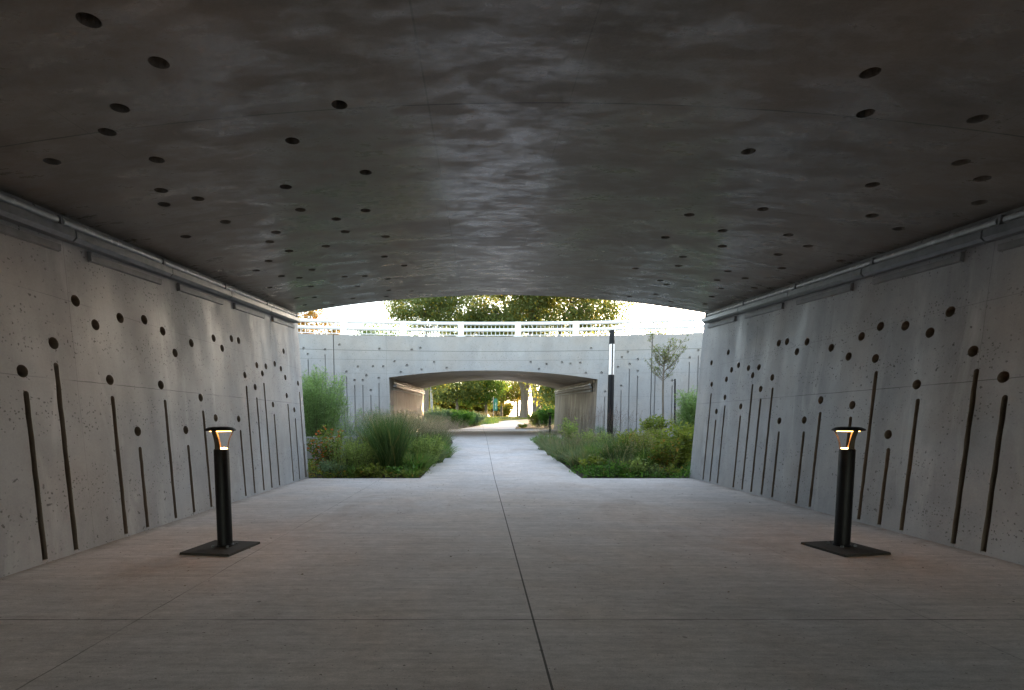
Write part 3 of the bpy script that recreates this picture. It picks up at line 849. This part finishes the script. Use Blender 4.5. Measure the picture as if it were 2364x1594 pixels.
# --- left bed
grass(-2.08, 11.75, 1.48, .22, .42, 1100, 'g_dark', 'tall upright clump of dark green grass at the front of the left bed', seeds='g_dark', ns=60, sh=1.06, w=.018, droop=.35)
grass(-2.55, 12.6, 1.25, .25, .45, 700, 'g_dark', 'dark green upright grass half hidden behind the tallest clump of the left bed', droop=.4)
shrub(-2.85, 11.55, .82, .55, 46, 120, .045, .016, 'l_fine', 'low bushy shrub with fine yellow-green leaves, left of the tall dark grass', low=.05)
shrub(-3.25, 11.9, .95, .5, 30, 90, .05, .018, 'l_fine', 'fine-leaved yellow-green shrub between the reddish shrub and the tall dark grass', low=.05)
shrub(-3.75, 12.2, 1.12, .5, 34, 46, .065, .042, 'l_red', 'shrub with rounded green leaves turning red, against the left underpass mouth', low=.1)
grass(-1.75, 13.6, .95, .38, .7, 900, 'g_light', 'airy grass with a cloud of beige seed heads, behind the tall dark grass', seeds='seed', ns=260, sh=1.5, sn=30, slean=.75, spread=.10)
grass(-2.5, 14.6, 1.0, .4, .7, 800, 'g_grey', 'airy beige-plumed grass further back in the left bed, near the bridge passage', seeds='seed', ns=240, sh=1.5, sn=30, slean=.75, spread=.11)
grass(-1.55, 15.6, .8, .4, .7, 600, 'g_light', 'pale feathery grass next to the path in the middle of the left bed', seeds='seed', ns=200, sh=1.6, sn=28, slean=.7, spread=.10)
shrub(-1.38, 12.7, .92, .48, 40, 70, .075, .018, 'l_fine', 'leafy light green perennial leaning over the left path edge', stem='stem_green', low=.05)
grass(-1.55, 12.0, .62, .3, 1.0, 800, 'g_light', 'low arching grass at the path corner of the left bed', )
grass(-1.30, 13.5, .6, .3, 1.0, 700, 'g_grey', 'low grey-green arching grass spilling onto the left path edge')
grass(-1.15, 14.7, .62, .3, 1.0, 600, 'g_light', 'short arching grass beside the light green perennial on the left path edge')
shrub(-3.6, 14.3, 1.25, .6, 44, 90, .05, .012, 'l_bluish', 'bluish green aster mound with small violet flowers in the left bed', flower=.5, stem='stem_green')
shrub(-3.1, 15.4, 1.6, .7, 46, 110, .06, .012, 'l_bluish', 'tall soft grey-green perennial behind the violet aster', stem='stem_green', upright=.7)
shrub(-4.5, 16.5, 1.7, .7, 40, 100, .06, .013, 'l_willow', 'mid-height grey-green shrub in front of the left bridge wall', upright=.7)
shrub(-5.05, 15.6, 2.6, .95, 110, 260, .09, .017, 'l_willow', 'large willowy shrub with narrow light green leaves at the left bridge wall', name='willow_shrub', upright=.75, droop=0, low=.12)
grass(-1.45, 17.4, .75, .35, .8, 500, 'g_grey', 'pinkish brown feathery grass on the left path edge by the passage', seeds='seed_pink', ns=220, sh=1.35, sn=28, slean=.8, spread=.09)
grass(-1.55, 19.0, .75, .35, .8, 500, 'g_grey', 'small pinkish grass nearest the passage on the left path edge', seeds='seed_pink', ns=200, sh=1.35, sn=24, slean=.8, spread=.08)
grass(-2.9, 17.2, .9, .4, .7, 600, 'g_grey', 'grey-green grass deep in the left bed, right of the tall soft perennial', seeds='seed', ns=160, sh=1.55, sn=26, slean=.7, spread=.10)
grass(-3.5, 19.2, .9, .4, .7, 500, 'g_grey', 'beige plumed grass against the left jamb of the bridge passage', seeds='seed', ns=160, sh=1.6, sn=26, slean=.7, spread=.11)
shrub(-4.0, 18.3, 1.1, .7, 36, 90, .06, .014, 'l_bluish', 'low grey-green mound under the slotted wall left of the bridge passage', stem='stem_green')
shrub(-6.6, 17.5, 1.5, .8, 36, 90, .07, .016, 'l_willow', 'leafy shrub behind the planter wall, far left of the courtyard')
shrub(-4.3, 11.4, .45, .4, 18, 40, .06, .035, 'l_green', 'low green leafy plant tucked at the foot of the left underpass mouth', low=.0)
shrub(-3.35, 11.15, .38, .4, 22, 40, .045, .03, 'l_bluish', 'small bluish ground plant at the front edge of the left bed')
shrub(-2.45, 11.1, .30, .42, 24, 30, .06, .05, 'l_yellow', 'low yellow-green plant in front of the tall dark grass')
shrub(-1.75, 11.15, .26, .35, 20, 26, .055, .045, 'l_green', 'tiny green leafy plant at the front corner of the left bed')
grass(-2.75, 11.05, .42, .14, 1.2, 160, 'g_light', 'small arching tuft at the front of the left bed')
# --- right bed
shrub(4.85, 12.3, 1.15, .5, 30, 60, .12, .05, 'l_yellow', 'bright yellow-green large-leaved shrub beside the right underpass mouth', low=.1)
shrub(4.35, 11.75, .85, .5, 30, 60, .085, .035, 'l_olive', 'olive green leafy shrub at the foot of the right underpass mouth', low=.05)
shrub(3.95, 12.8, .95, .5, 30, 60, .09, .03, 'l_olive', 'olive perennial with rusty tips left of the yellow-green shrub', low=.1)
shrub(4.45, 13.8, 1.0, .6, 30, 60, .09, .03, 'l_yellow', 'yellowish leafy perennial behind the olive shrubs of the right bed')
shrub(3.0, 11.35, .34, .45, 22, 26, .06, .035, 'l_green', 'low mid-green leafy plant at the front corner of the right bed', low=0)
shrub(3.6, 11.3, .42, .4, 20, 26, .07, .03, 'l_fine', 'low broad-leaved patch at the front of the right bed')
shrub(2.72, 11.75, .4, .35, 24, 30, .075, .045, 'l_yellow', 'small bright lime plant near the right path corner')
shrub(4.25, 11.2, .3, .4, 20, 24, .06, .025, 'l_olive', 'low green ground plant below the olive shrub by the right wall', low=0)
grass(3.45, 12.4, .88, .24, .55, 800, 'g_dark', 'upright deep green grass in front of the lamp column', )
grass(3.1, 12.9, .75, .28, .8, 700, 'g_light', 'arching fresh green grass left of the deep green clump in the right bed')
grass(2.62, 12.6, .62, .3, 1.0, 700, 'g_grey', 'grey-green arching grass on the right path edge near the front')
grass(2.48, 13.8, .66, .3, 1.0, 700, 'g_grey', 'soft grey grass on the right path edge, second clump from the front', seeds='seed_pink', ns=60, sh=1.15, sn=16)
grass(2.95, 14.4, .8, .35, .9, 700, 'g_grey', 'soft grey-green grass in the middle of the right bed', seeds='seed', ns=70, sh=1.2, sn=16)
grass(2.42, 15.3, .68, .32, 1.0, 600, 'g_grey', 'short grey-green grass halfway along the right path edge')
grass(2.4, 17.0, .7, .32, 1.0, 600, 'g_grey', 'grey-green grass on the right path edge close to the passage', seeds='seed', ns=60, sh=1.2, sn=16)
grass(2.55, 19.0, .6, .3, .9, 400, 'g_light', 'sparse grass with pale sunlit seed stalks nearest the passage on the right', seeds='seed', ns=30, sh=1.7, sn=40, slean=.35, spread=.025)
shrub(2.95, 16.3, 1.15, .35, 16, 60, .11, .028, 'l_fine', 'tall leafy light green perennial standing left of the lamp column', upright=.8, stem='stem_green')
shrub(3.5, 15.2, .85, .5, 30, 60, .07, .022, 'l_fine', 'fine light green perennial between the grasses of the right bed', stem='stem_green')
grass(4.05, 15.9, .8, .35, .6, 600, 'g_grey', 'tall purple-brown stalked grass left of the lamp column base', seeds='seed_purple', ns=46, sh=2.05, sn=26, slean=.42, spread=.03, name='bluestem_grass')
grass(4.75, 16.3, .8, .35, .6, 500, 'g_grey', 'tall purple-brown stalked grass right of the lamp column base', seeds='seed_purple', ns=46, sh=1.9, sn=26, slean=.45, spread=.03, name='bluestem_grass')
grass(3.55, 17.6, .8, .35, .6, 500, 'g_grey', 'purple-brown stalked grass behind the tall leafy perennial', seeds='seed_purple', ns=40, sh=1.8, sn=22, slean=.4, spread=.03, name='bluestem_grass')
grass(4.5, 14.9, .75, .35, .9, 600, 'g_light', 'arching fresh green grass in front of the bluestem right of the lamp column')
grass(5.3, 14.9, .8, .35, .9, 600, 'g_light', 'arching green grass left of the fine-leaved wall shrub', seeds='seed', ns=60, sh=1.2, sn=16)
shrub(5.45, 16.0, .75, .6, 30, 60, .08, .03, 'l_olive', 'olive leafy plant below the round planter rim')
shrub(6.6, 15.0, 2.1, .7, 80, 230, .09, .016, 'l_willow', 'feathery light green shrub rising behind the right underpass mouth', name='willow_shrub', upright=.7, droop=0)
shrub(5.75, 13.4, 1.1, .5, 26, 60, .1, .04, 'l_yellow', 'yellow-green shrub half hidden by the right underpass wall')
shrub(6.2, 17.6, .75, .6, 26, 60, .1, .04, 'l_yellow', 'yellow-green leafy plant inside the round planter', z=.7)
grass(7.3, 17.4, .9, .4, .8, 500, 'g_grey', 'hazy grey grass inside the round planter right of the young tree', seeds='seed', ns=80, sh=1.3, sn=20).location.z += .35
shrub(7.9, 19.2, .9, .6, 26, 60, .07, .02, 'l_fine', 'fine green plant at the back of the round planter', z=.7)
shrub(4.9, 19.5, .8, .7, 30, 60, .06, .02, 'l_bluish', 'low grey-green mound below the slotted wall right of the passage')
grass(3.35, 11.15, .32, .16, 1.1, 160, 'g_light', 'small loose tuft at the very front of the right bed')
grass(2.75, 11.25, .3, .14, 1.2, 140, 'g_light', 'small loose tuft at the front corner of the right bed beside the path')
grass(3.95, 11.1, .34, .16, 1.1, 150, 'g_grey', 'small grey tuft at the front of the right bed below the olive shrub')
grass(3.35, 11.75, .6, .22, .9, 300, 'g_grey', 'thin grey grass rising from the low plants at the front of the right bed', seeds='seed', ns=40, sh=1.3, sn=16)
grass(4.0, 12.0, .8, .22, .8, 300, 'g_light', 'arching straw tipped grass among the olive perennials of the right bed', seeds='seed', ns=50, sh=1.25, sn=16)
grass(-3.2, 11.25, .5, .18, 1.0, 200, 'g_grey', 'thin grey tuft in front of the fine-leaved shrub of the left bed')
grass(-1.5, 11.0, .3, .14, 1.1, 130, 'g_light', 'small loose tuft right at the front path corner of the left bed')
shrub(-1.55, 11.5, .34, .3, 18, 24, .05, .022, 'l_green', 'little leafy plant behind the loose tuft at the path corner of the left bed')
shrub(2.55, 11.2, .3, .3, 18, 22, .05, .024, 'l_green', 'little leafy plant right at the front path corner of the right bed')
# --- fillers nobody could count
def cover(name, label, x0, x1, y0, y1, n, mat, keep):
    mb = MB()
    x = rng.uniform(x0, x1, n); y = rng.uniform(y0, y1, n)
    ok = np.array([keep(a, b) for a, b in zip(x, y)])
    x, y = x[ok], y[ok]; n = len(x)
    z = np.interp(y, _py, _pz) - .03 + rng.uniform(0, .22, n) ** 1.3
    d = rng.normal(0, 1, (n, 3)); d[:, 2] = np.abs(d[:, 2]) * .6
    leaves(mb, np.stack([x, y, z], 1), d, rng.uniform(.04, .12, n), rng.uniform(.012, .045, n))
    o = mb.build(name, M[mat])
    return props(o, label, 'ground cover', None, 'stuff')
cover('ground_cover', 'low mixed leafy ground cover filling the left planting bed', -9, -1.05, 10.66, 21.5, 38000, 'l_olive', lambda a, b: a < -1.30 + .12 * math.sin(b * 5.1) + .10 * math.sin(b * 2.3 + 1))
cover('ground_cover', 'low mixed leafy ground cover filling the right planting bed', 2.05, 10, 10.66, 21.5, 38000, 'l_green', lambda a, b: a > 2.27 + .12 * math.sin(b * 4.7) + .10 * math.sin(b * 2.1) and (a - RC[0]) ** 2 + (b - RC[1]) ** 2 > 3.6)
mb = MB()   # fallen leaf bits at the bed edges and on the slab
n = 900
x = rng.uniform(-3.4, 4.4, n); y = 3 + 9 * rng.uniform(0, 1, n) ** .6
leaves(mb, np.stack([x, y, np.interp(y, _py, _pz) + .004], 1), np.concatenate([rng.normal(0, 1, (n, 2)), np.zeros((n, 1))], 1), rng.uniform(.010, .035, n), rng.uniform(.006, .016, n), np.tile([0, 0, 1.0], (n, 1)) + rng.normal(0, .2, (n, 3)))
M['litter'] = leaf('dry_leaf_bits', (.05, .035, .02), (.16, .11, .06), .1)
props(mb.build('leaf_litter', M['litter']), 'scattered dry leaf crumbs on the concrete floor', 'litter', None, 'stuff')

# ---------------------------------------------------------------- trees
M['bark'] = bark('grey_bark', (.16, .13, .10))
M['bark_pale'] = bark('pale_bark', (.40, .38, .34))
M['t_green'] = leaf('tree_leaves', (.095, .135, .05), (.21, .245, .10), .6, (0.362, 0.29, 0.058), .08)  # brightened leaf colour stands in for bright haze around the crowns
M['t_dark'] = leaf('dark_tree_leaves', (0.0453, 0.0997, 0.0271), (0.128, 0.2, 0.0453), .6, (0.261, 0.246, 0.0435), .06)
M['t_gold'] = leaf('sun_gilded_leaves', (.22, .14, .03), (.34, .24, .05), .5, (.3, .1, .02), .15)  # orange light of the low sun painted into the leaf colour
M['t_gold2'] = leaf('sun_gilded_green_leaves', (.10, .12, .025), (.24, .22, .05), .5, (.36, .24, .04), .2)  # gold of the sun behind the trees painted into the leaf colour
M['t_young'] = leaf('young_tree_leaves', (0.0725, 0.109, 0.029), (0.189, 0.217, 0.0725), .35, (0.29, 0.232, 0.087), .1)

def tree(name, label, trunks, crowns, nclus, lpc, L, leafmat, barkmat, cat='tree', group=None, sig=.9, tr=.4, shell=.6):
    """trunks: list of (points, radii); crowns: list of (centre, radii); leaf clusters hang on limbs reaching out of the trunks"""
    root = empty(name, trunks[0][0][0], label, cat, group)
    tb, lb = MB(), MB()
    ends = []
    for pts, rad in trunks:
        tb.tube(pts, rad, 10)
        P = np.array(pts)
        for t in np.linspace(.45, 1, 7):
            k = t * (len(P) - 1); i = min(int(k), len(P) - 2)
            ends.append((P[i] * (1 - k + i) + P[i + 1] * (k - i), np.interp(k, range(len(rad)), rad)))
    vol = np.array([c[1][0] * c[1][1] * c[1][2] for c in crowns]); vol = vol / vol.sum()
    for ci, (c, r) in enumerate(crowns):
        m = max(3, int(nclus * vol[ci]))
        d = unit(rng.normal(size=(m, 3)))
        q = (shell + (1 - shell) * rng.uniform(0, 1, m)) * rng.uniform(.45, 1, m) ** .5
        cc = np.array(c) + d * q[:, None] * np.array(r)
        for p in cc:
            b, rb = min(ends, key=lambda e: np.linalg.norm(e[0] - p) + max(0, e[0][2] - p[2]) * .8)
            mid = b * .5 + p * .5 + np.array([0, 0, .12 * np.linalg.norm(p - b)]) + rng.normal(0, .05 * np.linalg.norm(p - b), 3)
            r1 = min(rb * .45, tr * .16)
            tb.tube([b, b * .6 + mid * .4 + rng.normal(0, .02 * np.linalg.norm(p - b), 3), mid, p], [r1, r1 * .7, r1 * .45, r1 * .12], 5, False)
            n = int(lpc * rng.uniform(.6, 1.4))
            o = rng.normal(0, 1, (n, 3)) * np.array([sig, sig, sig * .62]) * rng.uniform(.7, 1.25)
            dd = rng.normal(0, 1, (n, 3)); dd[:, 2] -= .5
            leaves(lb, p + o, dd, L * rng.uniform(.6, 1.3, n), L * .55 * rng.uniform(.7, 1.2, n))
    tb.build('trunk', M[barkmat], root, True)
    lb.build('crown', M[leafmat], root)
    return root
def px(u, d): return (u - 1106) / 1150 * d
def pv(v, d): return 1.2 + (975 - v) / 1150 * d
def at(u, v, d): return (px(u, d), d, pv(v, d))
# old pair on the lawn
d = 75; g = zg(d) - .1
tree('old_tree', 'massive old tree with thick grey trunk, left one of the pair beyond the passage',
     [([(px(1210, d), d, g), (px(1209, d), d, g + .5), (px(1210, d), d, pv(930, d)), (px(1211, d), d, pv(905, d)), (px(1202, d), d, pv(880, d)), (px(1190, d), d + .5, pv(830, d)), (px(1175, d), d + 1, pv(760, d)), (px(1160, d), d + 1, pv(690, d))], [1.05, .72, .56, .60, .48, .38, .28, .12]),
      ([(px(1212, d), d, pv(908, d)), (px(1218, d), d, pv(880, d)), (px(1226, d), d, pv(820, d)), (px(1232, d), d - 1, pv(740, d)), (px(1236, d), d - 1, pv(660, d))], [.45, .4, .32, .22, .1])],
     [((px(1160, d), d, 19), (7.5, 6, 8)), ((px(1235, d), d, 24), (8, 7, 9)), ((px(1120, d), d - 2, 14), (6, 4, 4)), ((px(1165, d), d - 3, 9.2), (4.5, 3, 2.0)), ((px(1105, d), d + 2, 14.6), (9, 4, 2.6))],
     290, 190, .40, 't_green', 'bark', sig=1.15, tr=1.2)
d = 73; g = zg(d) - .1
tree('old_tree', 'massive old tree with wide V-shaped trunk, right one of the pair beyond the passage',
     [([(px(1239, d), d, g), (px(1239, d), d, g + .5), (px(1238, d), d, pv(940, d)), (px(1234, d), d, pv(915, d)), (px(1228, d), d, pv(885, d)), (px(1220, d), d, pv(840, d)), (px(1222, d), d, pv(740, d))], [1.1, .8, .62, .45, .38, .3, .15]),
      ([(px(1238, d), d, pv(936, d)), (px(1246, d), d, pv(912, d)), (px(1256, d), d, pv(885, d)), (px(1275, d), d, pv(820, d)), (px(1300, d), d, pv(740, d)), (px(1330, d), d, pv(680, d))], [.5, .46, .40, .3, .2, .1])],
     [((px(1300, d), d, 20), (8, 6, 7)), ((px(1390, d), d, 17.5), (5, 5, 4.5)), ((px(1345, d), d + 1, 24), (7, 6, 7)), ((px(1232, d), d - 3, 9.0), (2.5, 2, 1.4)), ((px(1290, d), d + 2, 14.4), (9, 4, 2.5))],
     230, 190, .40, 't_green', 'bark', sig=1.15, tr=1.2)
def small(name, label, u, d, crowns, n, lpc, L, mat, bk, r, top, sig=.8, lean=0, **k):
    g = zg(d) - .1
    pts = [(px(u, d) + lean * t, d, g + (top - g) * t) for t in (0, .12, .4, .7, 1)]
    return tree(name, label, [(pts, [r * 1.4, r, r * .85, r * .6, r * .2])], [((px(cu, d), d, pv(cvv, d)), (rx, ry_, rz)) for cu, cvv, rx, ry_, rz in crowns], n, lpc, L, mat, bk, sig=sig, tr=r * 4, **k)
small('park_tree', 'small backlit tree with a dark slim trunk and golden edges, centre of the lawn', 1157, 96, [(1160, 905, 5.2, 4, 2.6)], 60, 120, .34, 't_gold2', 'bark', .28, 8)
small('park_tree', 'slim dark tree close left of the thick forked trunk', 1194, 100, [(1192, 900, 3.2, 3, 2.8)], 34, 110, .34, 't_gold2', 'bark', .24, 8)
small('park_tree', 'dense dark green tree left of the green sign', 1122, 84, [(1112, 897, 4.6, 4, 3.2), (1090, 905, 3.4, 3, 2.4)], 80, 150, .34, 't_dark', 'bark', .26, 8.5)
small('park_tree', 'broad green tree at the left of the view through the passage', 1055, 80, [(1050, 893, 4.8, 4, 3.0), (1010, 903, 3.6, 3, 2.8)], 80, 130, .34, 't_green', 'bark', .25, 8.5)
small('birch_tree', 'slender pale-barked tree just beyond the left side of the passage', 999, 47, [(1010, 866, 2.4, 2, 1.6), (985, 850, 2.4, 2, 2.0)], 40, 110, .2, 't_green', 'bark_pale', .13, 7.5, .5, -.25)
small('park_tree', 'thin golden-lit tree at the right edge of the passage view', 1272, 84, [(1276, 915, 2.2, 2, 2.8)], 34, 80, .3, 't_green', 'bark', .16, 7)
small('park_tree', 'hazy backlit tree far behind the lawn, left of centre', 1085, 130, [(1075, 925, 6, 4, 3)], 40, 90, .4, 't_gold', 'bark', .25, 8)
small('park_tree', 'hazy golden tree far behind the pale-barked tree', 1020, 130, [(1005, 925, 6, 4, 3.2)], 40, 90, .4, 't_gold', 'bark', .25, 8)
small('park_tree', 'wide airy tree showing over the railing left of centre', 985, 68, [(985, 705, 5.5, 5, 4.6), (935, 722, 3.6, 3, 2.6), (1030, 690, 4, 4, 5)], 150, 120, .34, 't_green', 'bark', .35, 17.0, sig=.8, shell=.3)
small('park_tree', 'golden tree showing over the railing at the far left', 715, 60, [(712, 752, 3.0, 3, 2.6), (770, 768, 1.6, 2, 1.6)], 46, 110, .28, 't_gold', 'bark', .25, 13.0, sig=.6)
small('park_tree', 'small sparse treetop showing between the railing bars on the right', 1498, 62, [(1497, 765, 1.6, 2, 1.5)], 18, 70, .28, 't_green', 'bark', .2, 12.5, sig=.5)
small('park_tree', 'treetop showing through the railing bars left of centre', 880, 80, [(890, 770, 6, 4, 1.6)], 40, 80, .32, 't_dark', 'bark', .25, 14.5, sig=.7)
for u_, y_, h_, lab in ((10.6, 60, 9.0, 'low dense park tree at the right edge of the passage view, behind the olive shrub'), (13.8, 57, 9.5, 'added sun-screening tree, unseen behind the right half of the bridge, nearest the passage'), (19.6, 58, 9.8, 'added sun-screening tree, unseen behind the right half of the bridge, second from the passage'), (24.6, 60, 9.5, 'added sun-screening tree, unseen behind the right half of the bridge, third from the passage')):  # last three are added out of sight to block the low sun
    gz = zg(y_) - .1
    tree('park_tree', lab, [([(u_, y_, gz), (u_, y_, gz + 2), (u_ + .2, y_, gz + h_ * .5), (u_, y_, gz + h_ * .8)], [.35, .28, .2, .08])], [((u_, y_, gz + 6), (4.0, 4, 3.4)), ((u_, y_, gz + 3), (3.0, 3, 1.6))], 90, 150, .45, 't_green', 'bark', sig=.95)
# young tree in the planter
yx, yy, yz = 6.98, 19.0, .65
pts = [(yx, yy, yz), (yx + .01, yy, yz + .7), (yx - .02, yy, yz + 1.5), (yx - .03, yy, yz + 2.2)]
root = empty('young_tree', (yx, yy, yz), 'slender young tree with a sparse vase-shaped crown in the round planter', 'tree')
tb, lb = MB(), MB()
tb.tube(pts, [.05, .042, .038, .034], 8)
for i in range(26):
    a = 2.4 * i + rng.uniform(-.3, .3)
    t0 = rng.uniform(2.0, 2.95) if i else 2.2
    b = np.array([yx - .03, yy, yz + min(2.2, t0)]) if t0 < 2.2 else np.array([yx - .03 + (t0 - 2.2) * .05, yy, yz + t0])
    ln = rng.uniform(.4, .98) * (1.0 if t0 < 2.5 else .8)
    dirn = np.array([math.cos(a), math.sin(a), 0])
    P = [b + dirn * ln * k ** .85 + np.array([0, 0, (1.25 - .25 * ln) * k ** 1.25 * ln * 1.05]) + (rng.normal(0, .02, 3) if k > 0 else 0) for k in (0, .3, .65, 1)]
    tb.tube(P, [.014, .011, .007, .003], 5, False)
    for k in range(7):
        u = rng.uniform(.25, 1); j = min(int(u * 3), 2); q = P[j] + (P[j + 1] - P[j]) * (u * 3 - j)
        e = q + np.array([rng.normal(0, .14), rng.normal(0, .14), rng.uniform(.02, .26)])
        tb.tube([q, (q + e) / 2 + rng.normal(0, .01, 3), e], [.005, .004, .002], 4, False)
        n = int(rng.integers(9, 19))
        c = q + (e - q) * rng.uniform(.2, 1.05, (n, 1)) + rng.normal(0, .025, (n, 3))
        leaves(lb, c, rng.normal(0, 1, (n, 3)) + np.array([0, 0, .4]), rng.uniform(.035, .065, n), rng.uniform(.02, .034, n))
tb.tube([pts[-1], (yx, yy, yz + 2.9), (yx - .02, yy, yz + 3.45)], [.034, .02, .005], 6)
tb.build('trunk', M['bark'], root, True)
lb.build('crown', M['t_young'], root)

# --- shrubs and meadow beyond the passage
for u, dd, hh, r, lab in ((1005, 100, 5.5, 4.0, 'hazy golden green thicket at the left edge of the lawn'), (1058, 104, 5.0, 4.2, 'golden green thicket at the back of the lawn, between the left trees'), (1150, 118, 4.2, 3.6, 'low golden thicket at the back of the lawn behind the small backlit tree'), (1102, 108, 4.6, 3.4, 'low golden green thicket at the back of the lawn behind the dark tree'), (1270, 98, 4.5, 2.6, 'golden green thicket at the back of the lawn, right edge of the passage view')):
    shrub(px(u, dd), dd, hh, r, 60, 170, .5, .22, 't_gold2', lab, name='thicket', low=.02)
for i, (u, dd, h, r, mt, lab) in enumerate([
    (1040, 41, 1.6, 1.3, 'l_green', 'dark green shrub mass beyond the passage, leftmost of the row beside the curved path'),
    (1068, 42, 1.5, 1.2, 'l_green', 'dark green shrub in the middle of the row beside the curved path beyond the passage'),
    (1092, 44, 1.3, 1.1, 'l_bluish', 'greyish shrub at the right end of the row beside the curved path beyond the passage'),
    (1013, 40, 1.7, 1.2, 'l_bluish', 'soft grey shrub below the pale-barked tree beyond the passage'),
    (1243, 43, 1.4, .9, 'l_olive', 'olive shrub right of the curved path at the end of the passage'),
    (1262, 42, 1.9, 1.0, 'l_green', 'green shrub against the right end of the passage')]):
    shrub(px(u, dd), dd, h, r, 46, 110 if dd < 60 else 200, .16, .05, mt, lab, group='shrubs beyond the passage')
for i, (u, dd, lab) in enumerate([(1108, 50, 'hazy tall grass behind the grey shrub beyond the passage'), (1085, 54, 'pale meadow grass behind the shrub row beyond the passage'), (1125, 53, 'thin pale grass below the green sign')]):
    grass(px(u, dd), dd, .9, 1.4, .5, 700, 'g_light', lab, seeds='seed', ns=200, sh=1.5, sn=14, spread=.08, w=.02)
shrub(px(1208, 41), 41, .35, .5, 20, 40, .09, .04, 'l_olive', 'small low plant in the mulch wedge right of the curved path')
mb = MB()
n = 26000
y = 56 + 30 * rng.uniform(0, 1, n) ** 1.3
x = rng.uniform(-.1, .30, n) * y
keep = ~((x > np.interp(y, [48, 55, 62, 68], [.1, 1.2, 3.4, 6.8])) & (x < np.interp(y, [48, 55, 62, 68], [4.4, 6.4, 9.7, 14.2])) & (y < 68))
x, y = x[keep], y[keep]; n = len(x)
c = np.stack([x, y, np.interp(y, _py, _pz) - .01], 1)
leaves(mb, c, np.stack([rng.normal(0, .4, n), rng.normal(0, .4, n), np.ones(n)], 1), rng.uniform(.06, .14, n), .03, rng.normal(0, 1, (n, 3)))
M['turf'] = leaf('turf_blades', (.09, .12, .02), (.24, .24, .06), .55)  # golden sunlight on the lawn put into the blade colour
props(mb.build('grass', M['turf']), 'short lawn grass lit from behind beyond the passage', 'grass', None, 'stuff')
